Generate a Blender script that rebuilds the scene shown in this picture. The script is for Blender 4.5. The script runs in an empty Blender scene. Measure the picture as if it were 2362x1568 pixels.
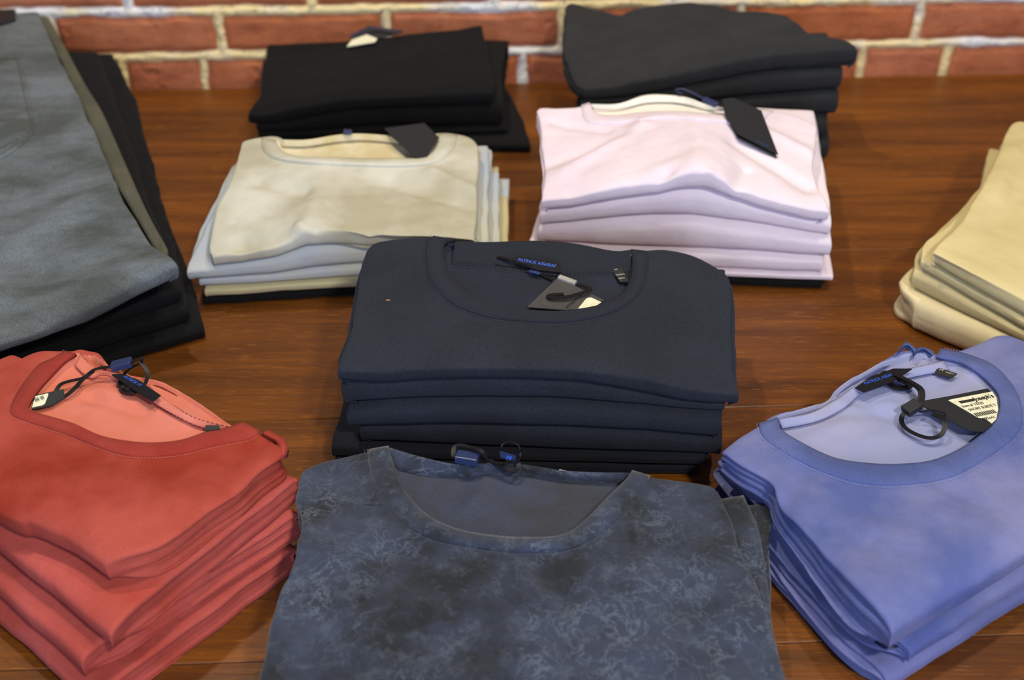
import bpy, math
import numpy as np
from mathutils import Vector, Matrix

# ------------------------------------------------------------------ camera, world, lights
F = 2800.0; PITCH = math.radians(35.3); CAM_H = 0.59
scene = bpy.context.scene
cam_data = bpy.data.cameras.new('camera')
cam_data.sensor_width = 36.0; cam_data.lens = F / 2362 * 36.0
cam_data.clip_start = 0.02
cam_data.dof.use_dof = True; cam_data.dof.focus_distance = 0.86; cam_data.dof.aperture_fstop = 5.6
cam = bpy.data.objects.new('camera', cam_data)
cam.location = (0, 0, CAM_H); cam.rotation_euler = (math.pi / 2 - PITCH, 0, 0)
scene.collection.objects.link(cam); scene.camera = cam
scene.view_settings.view_transform = 'Standard'; scene.view_settings.look = 'None'
scene.view_settings.exposure = 0.18; scene.view_settings.gamma = 1.0
scene.view_settings.use_curve_mapping = False

world = bpy.data.worlds.new('world'); scene.world = world; world.use_nodes = True
bgn = world.node_tree.nodes['Background']
bgn.inputs[0].default_value = (0.42, 0.5, 0.75, 1); bgn.inputs[1].default_value = 0.10

def area(name, loc, target, size, power, color, shape='DISK', size_y=None):
    d = bpy.data.lights.new(name, 'AREA'); d.shape = shape; d.size = size
    if size_y: d.size_y = size_y
    d.energy = power; d.color = color
    o = bpy.data.objects.new(name, d); o.location = loc
    o.rotation_euler = (Vector(target) - Vector(loc)).to_track_quat('-Z', 'Y').to_euler()
    scene.collection.objects.link(o); return o
WARM = (1.0, 0.88, 0.69); COOL = (0.60, 0.72, 1.0)
area('ceiling_or_fill_spot', (-0.45, 1.15, 1.75), (-0.1, 0.75, 0), 0.07, 11, WARM)
area('ceiling_or_fill_spot', (0.50, 1.0, 1.85), (0.2, 0.75, 0), 0.07, 7, WARM)
area('ceiling_or_fill_spot', (0.55, -0.45, 1.45), (0.0, 0.7, 0), 0.16, 16, (1.0, 0.93, 0.82))  # added fill from the front, brightens the fronts of the folds
area('ceiling_or_fill_spot', (0.2, 0.75, 1.5), (0.15, 1.38, 0.05), 0.1, 4.5, WARM)  # added fill aimed at the brick wall to brighten it
area('shop_window', (-0.1, -1.5, 0.75), (0.0, 0.8, 0.1), 1.8, 36, COOL, 'RECTANGLE', 1.2)

# ------------------------------------------------------------------ pixel rays to places
cp, sp = math.cos(PITCH), math.sin(PITCH)
def ray(px, py):
    x = (px - 1181) / F; y = (784 - py) / F
    return np.array([x, cp + y * sp, -sp + y * cp])
def onz(px, py, z=0.0):
    r = ray(px, py); return np.array([0, 0, CAM_H]) + r * ((z - CAM_H) / r[2])
def onplane(px, py, A, B):
    r = ray(px, py); n = np.array([-(B - A)[1], (B - A)[0]]); t = (A @ n) / (r[:2] @ n)
    return np.array([0, 0, CAM_H]) + r * t

# ------------------------------------------------------------------ noise
def _h(i, j, s):
    n = (i.astype(np.int64) * 374761393 + j.astype(np.int64) * 668265263 + s * 974634777) & 0x7fffffff
    n = ((n ^ (n >> 13)) * 1274126177) & 0x7fffffff
    return ((n ^ (n >> 16)) & 0xffff) / 65535.0
def noise(x, y, s=0):
    x = np.asarray(x, float); y = np.asarray(y, float)
    i = np.floor(x); j = np.floor(y); fx = x - i; fy = y - j
    i = i.astype(np.int64); j = j.astype(np.int64)
    fx = fx * fx * (3 - 2 * fx); fy = fy * fy * (3 - 2 * fy)
    a = _h(i, j, s); b = _h(i + 1, j, s); c = _h(i, j + 1, s); d = _h(i + 1, j + 1, s)
    return ((a * (1 - fx) + b * fx) * (1 - fy) + (c * (1 - fx) + d * fx) * fy) * 2 - 1
def fbm(x, y, s=0, o=3):
    v = 0; a = 1.0
    for k in range(o):
        v = v + a * noise(x * 2 ** k + 7.3 * k, y * 2 ** k - 3.1 * k, s + k); a *= 0.5
    return v / 1.75
def sstep(x, a=0.0, b=1.0):
    t = np.clip((x - a) / (b - a), 0, 1); return t * t * (3 - 2 * t)

def smooth_curve(pts, n=60):
    """centripetal-ish Catmull-Rom through pts, resampled evenly"""
    P = np.array(pts, float)
    if len(P) == 2:
        t = np.linspace(0, 1, n)[:, None]; return P[0] * (1 - t) + P[1] * t
    Q = np.vstack([2 * P[0] - P[1], P, 2 * P[-1] - P[-2]]); out = []
    for i in range(1, len(Q) - 2):
        t = np.linspace(0, 1, 16, endpoint=False)[:, None]
        p0, p1, p2, p3 = Q[i - 1], Q[i], Q[i + 1], Q[i + 2]
        out.append(0.5 * (2 * p1 + (p2 - p0) * t + (2 * p0 - 5 * p1 + 4 * p2 - p3) * t ** 2 + (3 * p1 - p0 - 3 * p2 + p3) * t ** 3))
    out.append(P[-1:]); C = np.vstack(out)
    d = np.r_[0, np.cumsum(np.linalg.norm(np.diff(C, axis=0), axis=1))]
    s = np.linspace(0, d[-1], n)
    return np.stack([np.interp(s, d, C[:, k]) for k in range(C.shape[1])], 1)

# ------------------------------------------------------------------ object helpers
def link(o, parent=None):
    scene.collection.objects.link(o)
    if parent is not None:
        o.parent = parent; o.location = (0, 0, 0)
    return o
def tag(o, label=None, cat=None, group=None, kind=None):
    if label: o['label'] = label
    if cat: o['category'] = cat
    if group: o['group'] = group
    if kind: o['kind'] = kind
    return o
def make_mesh(name, V, Fc, mats, parent=None, origin=None, midx=None, smooth=True):
    V = np.asarray(V, float)
    if parent is not None: org = np.array(parent['_o'])
    elif origin is not None: org = np.array(origin)
    else: org = np.zeros(3)
    me = bpy.data.meshes.new(name)
    me.from_pydata((V - org).tolist(), [], [list(map(int, f)) for f in Fc])
    for m in (mats if isinstance(mats, (list, tuple)) else [mats]): me.materials.append(m)
    if midx is not None: me.polygons.foreach_set('material_index', np.asarray(midx, np.int32))
    me.polygons.foreach_set('use_smooth', [smooth] * len(me.polygons))
    me.update(); me.validate()
    o = bpy.data.objects.new(name, me)
    link(o, parent)
    if parent is None: o.location = org.tolist()
    o['_o'] = org.tolist()
    return o
def empty(name, loc):
    o = bpy.data.objects.new(name, None); o.empty_display_size = 0.02
    link(o); o.location = loc; o['_o'] = [float(v) for v in loc]; return o
def grid_faces(nu, nv, off=0, flip=False):
    i, j = np.meshgrid(np.arange(nu - 1), np.arange(nv - 1), indexing='ij')
    a = (i * nv + j).ravel() + off; b = a + nv; c = b + 1; d = a + 1
    f = np.stack([a, b, c, d], 1)
    return f[:, ::-1] if flip else f

# ------------------------------------------------------------------ materials
def lin(c):
    return tuple(((v / 255) / 12.92 if v / 255 <= 0.04045 else ((v / 255 + 0.055) / 1.055) ** 2.4) for v in c) + (1.0,)
def newmat(name):
    m = bpy.data.materials.new(name); m.use_nodes = True
    nt = m.node_tree; return m, nt, nt.nodes['Principled BSDF']
def nd(nt, t, **kw):
    n = nt.nodes.new(t)
    for k, v in kw.items():
        if k.startswith('i_'): n.inputs[k[2:].replace('_', ' ')].default_value = v
        else: setattr(n, k, v)
    return n
def mixc(nt, fac, a, b, blend='MIX'):
    m = nt.nodes.new('ShaderNodeMix'); m.data_type = 'RGBA'; m.blend_type = blend
    for k, s in ((0, fac), (6, a), (7, b)):
        if hasattr(s, 'is_linked') or hasattr(s, 'links'): nt.links.new(s, m.inputs[k])
        else: m.inputs[k].default_value = s
    return m.outputs[2]
def ramp(nt, src, a, b, ca=0.0, cb=1.0):
    m = nt.nodes.new('ShaderNodeMapRange'); m.inputs[1].default_value = a; m.inputs[2].default_value = b
    m.inputs[3].default_value = ca; m.inputs[4].default_value = cb; nt.links.new(src, m.inputs[0]); return m.outputs[0]
def nz(nt, co, scale, detail=3, rough=0.55, dist=0.0):
    n = nt.nodes.new('ShaderNodeTexNoise'); n.inputs['Scale'].default_value = scale
    n.inputs['Detail'].default_value = detail; n.inputs['Roughness'].default_value = rough
    n.inputs['Distortion'].default_value = dist; nt.links.new(co, n.inputs['Vector']); return n.outputs['Fac']
def cloth(name, c1, c2=None, scale=9.0, heather=0.0, sheen=0.1, weave=0.25, rough=0.9, stretch=(1, 1, 1), lo=0.38, hi=0.62, sheen_tint=None, rib=False):
    m, nt, b = newmat(name)
    tc = nt.nodes.new('ShaderNodeTexCoord'); mp = nt.nodes.new('ShaderNodeMapping'); mp.inputs['Scale'].default_value = stretch
    nt.links.new(tc.outputs['Object'], mp.inputs['Vector']); co = mp.outputs['Vector']
    col = lin(c1)
    if c2 is not None:
        col = mixc(nt, ramp(nt, nz(nt, co, scale, 4, 0.6), lo, hi), lin(c1), lin(c2))
    if heather:
        hn = ramp(nt, nz(nt, tc.outputs['Object'], 900, 2, 0.7), 0.35, 0.65, 1 - heather, 1 + heather)
        g = nt.nodes.new('ShaderNodeMix'); g.data_type = 'RGBA'; g.blend_type = 'MULTIPLY'; g.inputs[0].default_value = 1
        if hasattr(col, 'links'): nt.links.new(col, g.inputs[6])
        else: g.inputs[6].default_value = col
        cc = nt.nodes.new('ShaderNodeCombineColor')
        for k in range(3): nt.links.new(hn, cc.inputs[k])
        nt.links.new(cc.outputs[0], g.inputs[7]); col = g.outputs[2]
    if hasattr(col, 'links'): nt.links.new(col, b.inputs['Base Color'])
    else: b.inputs['Base Color'].default_value = col
    b.inputs['Roughness'].default_value = rough
    b.inputs['Specular IOR Level'].default_value = 0.2
    b.inputs['Sheen Weight'].default_value = sheen; b.inputs['Sheen Roughness'].default_value = 0.5
    b.inputs['Sheen Tint'].default_value = lin(sheen_tint or (200, 205, 220))
    w = nz(nt, tc.outputs['Object'], 1300, 2, 0.6)
    l = nz(nt, tc.outputs['Object'], 90, 3, 0.6)
    ad = nt.nodes.new('ShaderNodeMath'); ad.operation = 'MULTIPLY_ADD'; nt.links.new(l, ad.inputs[0]); ad.inputs[1].default_value = 1.2; nt.links.new(w, ad.inputs[2])
    bp = nt.nodes.new('ShaderNodeBump'); bp.inputs['Strength'].default_value = weave; bp.inputs['Distance'].default_value = 0.0006
    nt.links.new(ad.outputs[0], bp.inputs['Height'])
    # soft rumple of the cloth
    b2 = nt.nodes.new('ShaderNodeBump'); b2.inputs['Strength'].default_value = 0.5; b2.inputs['Distance'].default_value = 0.004
    nt.links.new(nz(nt, tc.outputs['Object'], 30, 3, 0.5, 0.4), b2.inputs['Height']); nt.links.new(b2.outputs[0], bp.inputs['Normal'])
    last = bp
    if rib:
        ra = nt.nodes.new('ShaderNodeAttribute'); ra.attribute_name = 'rib'
        mu = nt.nodes.new('ShaderNodeMath'); mu.operation = 'MULTIPLY'; mu.inputs[1].default_value = 2 * math.pi / 0.0012; nt.links.new(ra.outputs['Fac'], mu.inputs[0])
        sn = nt.nodes.new('ShaderNodeMath'); sn.operation = 'SINE'; nt.links.new(mu.outputs[0], sn.inputs[0])
        b3 = nt.nodes.new('ShaderNodeBump'); b3.inputs['Strength'].default_value = 0.7; b3.inputs['Distance'].default_value = 0.00025
        nt.links.new(sn.outputs[0], b3.inputs['Height']); nt.links.new(bp.outputs[0], b3.inputs['Normal']); last = b3
    nt.links.new(last.outputs[0], b.inputs['Normal'])
    return m
def plain(name, c, rough=0.5, metal=0.0, spec=0.5, bump=0.0, sheen=0.00):
    m, nt, b = newmat(name)
    tc = nt.nodes.new('ShaderNodeTexCoord')
    f = nz(nt, tc.outputs['Object'], 400, 2)
    c2 = tuple(v * 0.88 for v in c)
    nt.links.new(mixc(nt, ramp(nt, f, 0.3, 0.7), lin(c), lin(c2)), b.inputs['Base Color'])
    b.inputs['Roughness'].default_value = rough; b.inputs['Metallic'].default_value = metal
    b.inputs['Specular IOR Level'].default_value = spec; b.inputs['Sheen Weight'].default_value = sheen
    if bump:
        bp = nt.nodes.new('ShaderNodeBump'); bp.inputs['Strength'].default_value = bump; bp.inputs['Distance'].default_value = 0.0004
        nt.links.new(nz(nt, tc.outputs['Object'], 1500, 1), bp.inputs['Height']); nt.links.new(bp.outputs[0], b.inputs['Normal'])
    return m
def acid(name, dark, mid, light):
    m, nt, b = newmat(name)
    tc = nt.nodes.new('ShaderNodeTexCoord'); co = tc.outputs['Object']
    base = mixc(nt, ramp(nt, nz(nt, co, 19, 4, 0.62), 0.38, 0.60), lin(dark), lin(mid))
    # thin pale crumple veins: ridged noise at two scales
    def veins(sc, w, seed):
        mp = nt.nodes.new('ShaderNodeMapping'); mp.inputs['Location'].default_value = (seed, seed * 2, seed); nt.links.new(co, mp.inputs['Vector'])
        n = nz(nt, mp.outputs[0], sc, 5, 0.62, 0.7)
        s = nt.nodes.new('ShaderNodeMath'); s.operation = 'SUBTRACT'; nt.links.new(n, s.inputs[0]); s.inputs[1].default_value = 0.5
        a = nt.nodes.new('ShaderNodeMath'); a.operation = 'ABSOLUTE'; nt.links.new(s.outputs[0], a.inputs[0])
        return ramp(nt, a.outputs[0], 0.0, w, 1.0, 0.0)
    v1 = veins(30, 0.013, 3.1); v2 = veins(62, 0.018, 8.7)
    mx = nt.nodes.new('ShaderNodeMath'); mx.operation = 'MAXIMUM'; nt.links.new(v1, mx.inputs[0]); nt.links.new(v2, mx.inputs[1])
    msk = ramp(nt, nz(nt, co, 22, 3), 0.42, 0.66, 0.03, 0.62)
    ml = nt.nodes.new('ShaderNodeMath'); ml.operation = 'MULTIPLY'; nt.links.new(mx.outputs[0], ml.inputs[0]); nt.links.new(msk, ml.inputs[1])
    cl = ramp(nt, nz(nt, co, 60, 5, 0.75), 0.55, 0.80, 0.0, 0.5)
    mm = nt.nodes.new('ShaderNodeMath'); mm.operation = 'MAXIMUM'; nt.links.new(ml.outputs[0], mm.inputs[0]); nt.links.new(cl, mm.inputs[1])
    nt.links.new(mixc(nt, mm.outputs[0], base, lin(light)), b.inputs['Base Color'])
    b.inputs['Roughness'].default_value = 0.9; b.inputs['Specular IOR Level'].default_value = 0.2
    b.inputs['Sheen Weight'].default_value = 0.2
    bp = nt.nodes.new('ShaderNodeBump'); bp.inputs['Strength'].default_value = 0.25; bp.inputs['Distance'].default_value = 0.0006
    nt.links.new(nz(nt, co, 1200, 2), bp.inputs['Height']); nt.links.new(bp.outputs[0], b.inputs['Normal'])
    return m
def wood(name):
    m, nt, b = newmat(name)
    tc = nt.nodes.new('ShaderNodeTexCoord'); at = nt.nodes.new('ShaderNodeAttribute'); at.attribute_name = 'plank'
    off = nt.nodes.new('ShaderNodeCombineXYZ')
    mu = nt.nodes.new('ShaderNodeMath'); mu.operation = 'MULTIPLY'; mu.inputs[1].default_value = 3.7; nt.links.new(at.outputs['Fac'], mu.inputs[0])
    nt.links.new(mu.outputs[0], off.inputs[0]); nt.links.new(mu.outputs[0], off.inputs[2])
    va = nt.nodes.new('ShaderNodeVectorMath'); nt.links.new(tc.outputs['Object'], va.inputs[0]); nt.links.new(off.outputs[0], va.inputs[1])
    def mapped(s):
        mp = nt.nodes.new('ShaderNodeMapping'); mp.inputs['Scale'].default_value = s; nt.links.new(va.outputs[0], mp.inputs['Vector']); return mp.outputs[0]
    g1 = nz(nt, mapped((1.2, 14, 1)), 2.2, 4, 0.6, 0.6)
    g2 = nz(nt, mapped((5, 190, 1)), 2.0, 3, 0.6, 0.2)
    g3 = nz(nt, mapped((30, 420, 1)), 2.0, 2, 0.6)
    c = mixc(nt, ramp(nt, g1, 0.3, 0.7), lin((76, 42, 10)), lin((138, 80, 22)))
    c = mixc(nt, ramp(nt, g2, 0.40, 0.68, 0, 0.5), c, lin((70, 34, 8)))
    c = mixc(nt, ramp(nt, g3, 0.60, 0.72, 0, 0.40), c, lin((190, 120, 50)))
    pl = ramp(nt, at.outputs['Fac'], 0, 1, 0.0, 0.28)
    c = mixc(nt, pl, c, lin((76, 38, 10)))
    nt.links.new(c, b.inputs['Base Color'])
    nt.links.new(ramp(nt, g2, 0.3, 0.7, 0.36, 0.5), b.inputs['Roughness'])
    b.inputs['Specular IOR Level'].default_value = 0.35
    bp = nt.nodes.new('ShaderNodeBump'); bp.inputs['Strength'].default_value = 0.35; bp.inputs['Distance'].default_value = 0.0005
    nt.links.new(g2, bp.inputs['Height']); nt.links.new(bp.outputs[0], b.inputs['Normal'])
    return m
def brick_mat(name):
    m, nt, b = newmat(name)
    tc = nt.nodes.new('ShaderNodeTexCoord')
    mo = nt.nodes.new('ShaderNodeAttribute'); mo.attribute_name = 'mortar'
    br = nt.nodes.new('ShaderNodeAttribute'); br.attribute_name = 'brick'
    co = tc.outputs['Object']
    n1 = nz(nt, co, 22, 5, 0.65); n2 = nz(nt, co, 150, 4, 0.7)
    c = mixc(nt, br.outputs['Fac'], lin((180, 102, 56)), lin((192, 120, 84)))
    c = mixc(nt, ramp(nt, n1, 0.35, 0.68, 0, 0.8), c, lin((152, 78, 46)))
    c = mixc(nt, ramp(nt, n2, 0.62, 0.78, 0, 0.5), c, lin((206, 140, 110)))
    c = mixc(nt, ramp(nt, n2, 0.25, 0.36, 0.7, 0), c, lin((70, 30, 20)))
    mc = mixc(nt, ramp(nt, nz(nt, co, 7, 3), 0.48, 0.62), lin((234, 214, 158)), lin((224, 224, 224)))
    mc = mixc(nt, ramp(nt, nz(nt, co, 110, 4, 0.7), 0.3, 0.42, 0.75, 0), mc, lin((120, 112, 112)))
    nt.links.new(mixc(nt, mo.outputs['Fac'], c, mc), b.inputs['Base Color'])
    b.inputs['Roughness'].default_value = 0.85
    bp = nt.nodes.new('ShaderNodeBump'); bp.inputs['Strength'].default_value = 0.5; bp.inputs['Distance'].default_value = 0.0015
    nt.links.new(nz(nt, co, 260, 5, 0.7), bp.inputs['Height']); nt.links.new(bp.outputs[0], b.inputs['Normal'])
    return m

M = dict(
 navy=cloth('navy_jersey', (38, 42, 51), (34, 37, 44), 14, heather=0.22, sheen=0.09, sheen_tint=(140, 160, 200)),
 navy_rib=cloth('navy_rib', (37, 40, 48), heather=0.12, sheen=0.09, sheen_tint=(140, 160, 200), rib=True),
 navy_in=cloth('navy_inside', (37, 42, 56), (34, 37, 46), 20, heather=0.12, sheen=0.06),
 navy_dark=cloth('midnight_jersey', (27, 30, 38), heather=0.2, sheen=0.06),
 black=cloth('black_jersey', (15, 15, 16), heather=0.2, sheen=0.04),
 black_pant=cloth('black_twill', (15, 16, 19), heather=0.15, sheen=0.04),
 char=cloth('charcoal_fleece', (46, 47, 48), (41, 42, 43), 18, heather=0.3, sheen=0.07),
 lav=cloth('pale_pink_jersey', (222, 207, 218), (230, 217, 226), 10, sheen=0.05),
 lav_in=cloth('cream_inside', (232, 228, 216), sheen=0.03),
 grey=cloth('stone_jersey', (204, 203, 190), (172, 167, 144), 9, sheen=0.05),
 grey_low=cloth('bluish_shaded_jersey', (172, 182, 196), (188, 188, 176), 6, sheen=0.05),  # bluish shade on the lower rolls is put into this colour
 grey_beige=cloth('beige_jersey', (192, 182, 138), (180, 172, 140), 8, sheen=0.05),
 cream_in=cloth('cream_jersey_inside', (220, 214, 190), (200, 186, 144), 18, sheen=0.03),
 red=cloth('brick_red_jersey', (142, 48, 32), (172, 78, 66), 9, heather=0.08, sheen=0.05, sheen_tint=(240, 160, 170)),
 red_low=cloth('faded_red_jersey', (150, 54, 38), (178, 82, 74), 8, heather=0.06, sheen=0.05, sheen_tint=(240, 160, 170)),
 red_rib=cloth('red_rib', (146, 46, 36), (164, 64, 52), 12, heather=0.08, sheen=0.05, rib=True),
 red_in=cloth('salmon_inside', (206, 116, 90), (208, 122, 106), 16, sheen=0.05),
 blue=cloth('periwinkle_jersey', (82, 94, 150), (118, 122, 166), 9, heather=0.06, sheen=0.05),
 blue_low=cloth('lilac_grey_jersey', (112, 116, 166), (98, 104, 150), 9, heather=0.06, sheen=0.05),
 blue_rib=cloth('blue_rib', (78, 92, 148), (96, 106, 158), 16, heather=0.08, sheen=0.05, rib=True),
 blue_in=cloth('pale_blue_inside', (136, 146, 190), (150, 152, 184), 12, sheen=0.05),
 acid=acid('acid_wash_jersey', (30, 33, 36), (54, 61, 80), (104, 116, 134)),
 acid_in=cloth('slate_inside', (62, 70, 96), (58, 60, 66), 11, heather=0.12, sheen=0.06),
 denim=cloth('grey_denim', (106, 114, 120), (76, 81, 80), 11, heather=0.25, sheen=0.07, stretch=(1, 2.2, 1), weave=0.5),
 denim_side=cloth('olive_grey_denim', (92, 90, 74), (80, 80, 68), 14, heather=0.2, sheen=0.05),
 khaki=cloth('khaki_twill', (208, 192, 142), (200, 184, 132), 7, sheen=0.05),
 khaki_roll=cloth('pale_khaki_twill', (222, 208, 166), (214, 200, 156), 7, sheen=0.05),
 thread_dark=plain('dark_thread', (28, 26, 34), 0.8),
 thread_navy=plain('navy_thread', (50, 54, 66), 0.8),
 thread_pale=plain('pale_thread', (196, 112, 98), 0.8),
 thread_blue=plain('pale_blue_thread', (138, 148, 200), 0.8),
 thread_grey=plain('grey_thread', (84, 90, 100), 0.8),
 ribbon=plain('black_satin_ribbon', (13, 13, 18), 0.45, spec=0.35, bump=0.4),
 label=plain('black_woven_label', (22, 22, 28), 0.75, spec=0.2),
 clip=plain('navy_plastic', (44, 56, 96), 0.3),
 silver=plain('silver_plastic', (168, 168, 156), 0.35),
 card=plain('black_card', (38, 39, 43), 0.6, spec=0.3),
 card_grey=plain('charcoal_card', (72, 70, 70), 0.6, spec=0.3),
 sticker=plain('cream_sticker', (240, 238, 206), 0.6),
 ink=plain('black_ink', (36, 36, 34), 0.7),
 blue_ink=plain('blue_embroidery', (56, 104, 220), 0.6),
 white_ink=plain('white_ink', (206, 204, 190), 0.7),
 blue_foil=plain('blue_foil', (60, 74, 120), 0.4),
 brass=plain('yellow_fleck', (220, 180, 60), 0.5),
 leather=plain('dark_leather', (30, 30, 34), 0.6),
 wood=wood('stained_wood'), brick=brick_mat('old_brick'),
)

# ------------------------------------------------------------------ stacks of folded clothes
class Stack:
    """an affine frame (A front-left, B front-right, C back-right at table height) with level surfaces"""
    def __init__(s, A, B, C, seed=0):
        g = lambda p: onz(p[0], p[1], p[2] if len(p) > 2 else 0.0)[:2]
        s.A, s.B, s.C = g(A), g(B), g(C)
        s.eu = s.B - s.A; s.ev = s.C - s.B
        s.W = np.linalg.norm(s.eu); s.D = np.linalg.norm(s.ev)
        s.inv = np.linalg.inv(np.stack([s.eu, s.ev], 1)); s.lv = [dict(u=[0, 1], f=[0, 0], b=[0, 0], n=0, bumps=[])]
        s.seed = seed
    def uv(s, x, y):
        dx = np.asarray(x) - s.A[0]; dy = np.asarray(y) - s.A[1]
        return s.inv[0, 0] * dx + s.inv[0, 1] * dy, s.inv[1, 0] * dx + s.inv[1, 1] * dy
    def xy(s, u, v): return s.A + s.eu * u + s.ev * v
    def level(s, back, crease=None, front=None, n=0.0006, pw=1.0, add=0.0):
        """crease: pixels on the front plane; front: [(u, z)]"""
        if crease:
            q = [onplane(px, py, s.A, s.B) for px, py in crease]
            u = [float(s.uv(p[0], p[1])[0]) for p in q]; z = [max(0.002, p[2]) + add for p in q]
        else: u = [p[0] for p in front]; z = [p[1] + add for p in front]
        us = np.linspace(-0.15, 1.15, 131); zs = np.interp(us, u, z)
        k = np.hanning(9); k /= k.sum(); zs = np.convolve(np.pad(zs, 4, 'edge'), k, 'valid')
        pf = s.lv[-1]; zs = np.maximum(zs, np.interp(us, pf['u'], pf['f']) + 0.0095)
        s.lv.append(dict(u=us, f=zs, b=back, n=n, bumps=[], pw=pw)); return len(s.lv) - 1
    def z(s, k, x, y, base_only=False):
        if k <= 0: return np.zeros_like(np.asarray(x, float)) + 0.0003
        L = s.lv[k]; u, v = s.uv(x, y)
        f = np.interp(u, L['u'], L['f']); b = np.interp(u, np.linspace(0, 1, len(L['b'])), L['b'])
        vv = np.clip(v, 0, 1) ** L.get('pw', 1.0)
        z = f * (1 - vv) + b * vv + L['n'] * (fbm(np.asarray(x) * 26, np.asarray(y) * 26, s.seed + k * 5) + 0.9 * fbm(np.asarray(x) * 11 + np.asarray(y) * 9, np.asarray(y) * 40 - np.asarray(x) * 14, s.seed + k * 7 + 3, 2))
        for (p, q, amp, wid) in L['bumps']:
            d, t = seg_dist(np.asarray(x), np.asarray(y), p, q)
            z = z + amp * np.exp(-(d / wid) ** 2)
        return z
    def proj(s, k, px, py, dz=0.0, fn=None):
        """where the ray through the pixel meets level k (plus dz)"""
        z = 0.06
        for i in range(14):
            p = onz(px, py, z + dz); zn = float(fn(p[0], p[1]) if fn else s.z(k, p[0], p[1]))
            z = z * 0.4 + zn * 0.6
        return onz(px, py, z + dz)
    def pt(s, k, c, dzk=0.0):
        if c[0] == 'uv': return s.xy(c[1], c[2])
        if len(c) == 3: return onz(*c)[:2]
        return s.proj(k, c[0], c[1], dzk)[:2]
    def ridge(s, k, p, q, amp, wid):
        a = s.proj(k, *p)[:2]; b = s.proj(k, *q)[:2]; s.lv[k]['bumps'].append((a, b, amp, wid))

def seg_dist(x, y, p, q):
    d = q - p; L = max(1e-9, d @ d); t = np.clip(((x - p[0]) * d[0] + (y - p[1]) * d[1]) / L, 0, 1)
    return np.hypot(x - p[0] - t * d[0], y - p[1] - t * d[1]), t
def poly_dist(x, y, P, closed=True):
    best = np.full(np.shape(x), 1e9); n = len(P)
    for i in range(n if closed else n - 1):
        d, _ = seg_dist(x, y, P[i], P[(i + 1) % n]); best = np.minimum(best, d)
    return best
def inside(x, y, P):
    r = np.zeros(np.shape(x), bool); n = len(P); j = n - 1
    for i in range(n):
        xi, yi = P[i]; xj, yj = P[j]
        c = ((yi > y) != (yj > y)) & (x < (xj - xi) * (y - yi) / ((yj - yi) if abs(yj - yi) > 1e-12 else 1e-12) + xi)
        r ^= c; j = i
    return r

def hole_s(x, y, P):
    d = poly_dist(x, y, P); return np.where(inside(x, y, P), d, -d)

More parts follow.
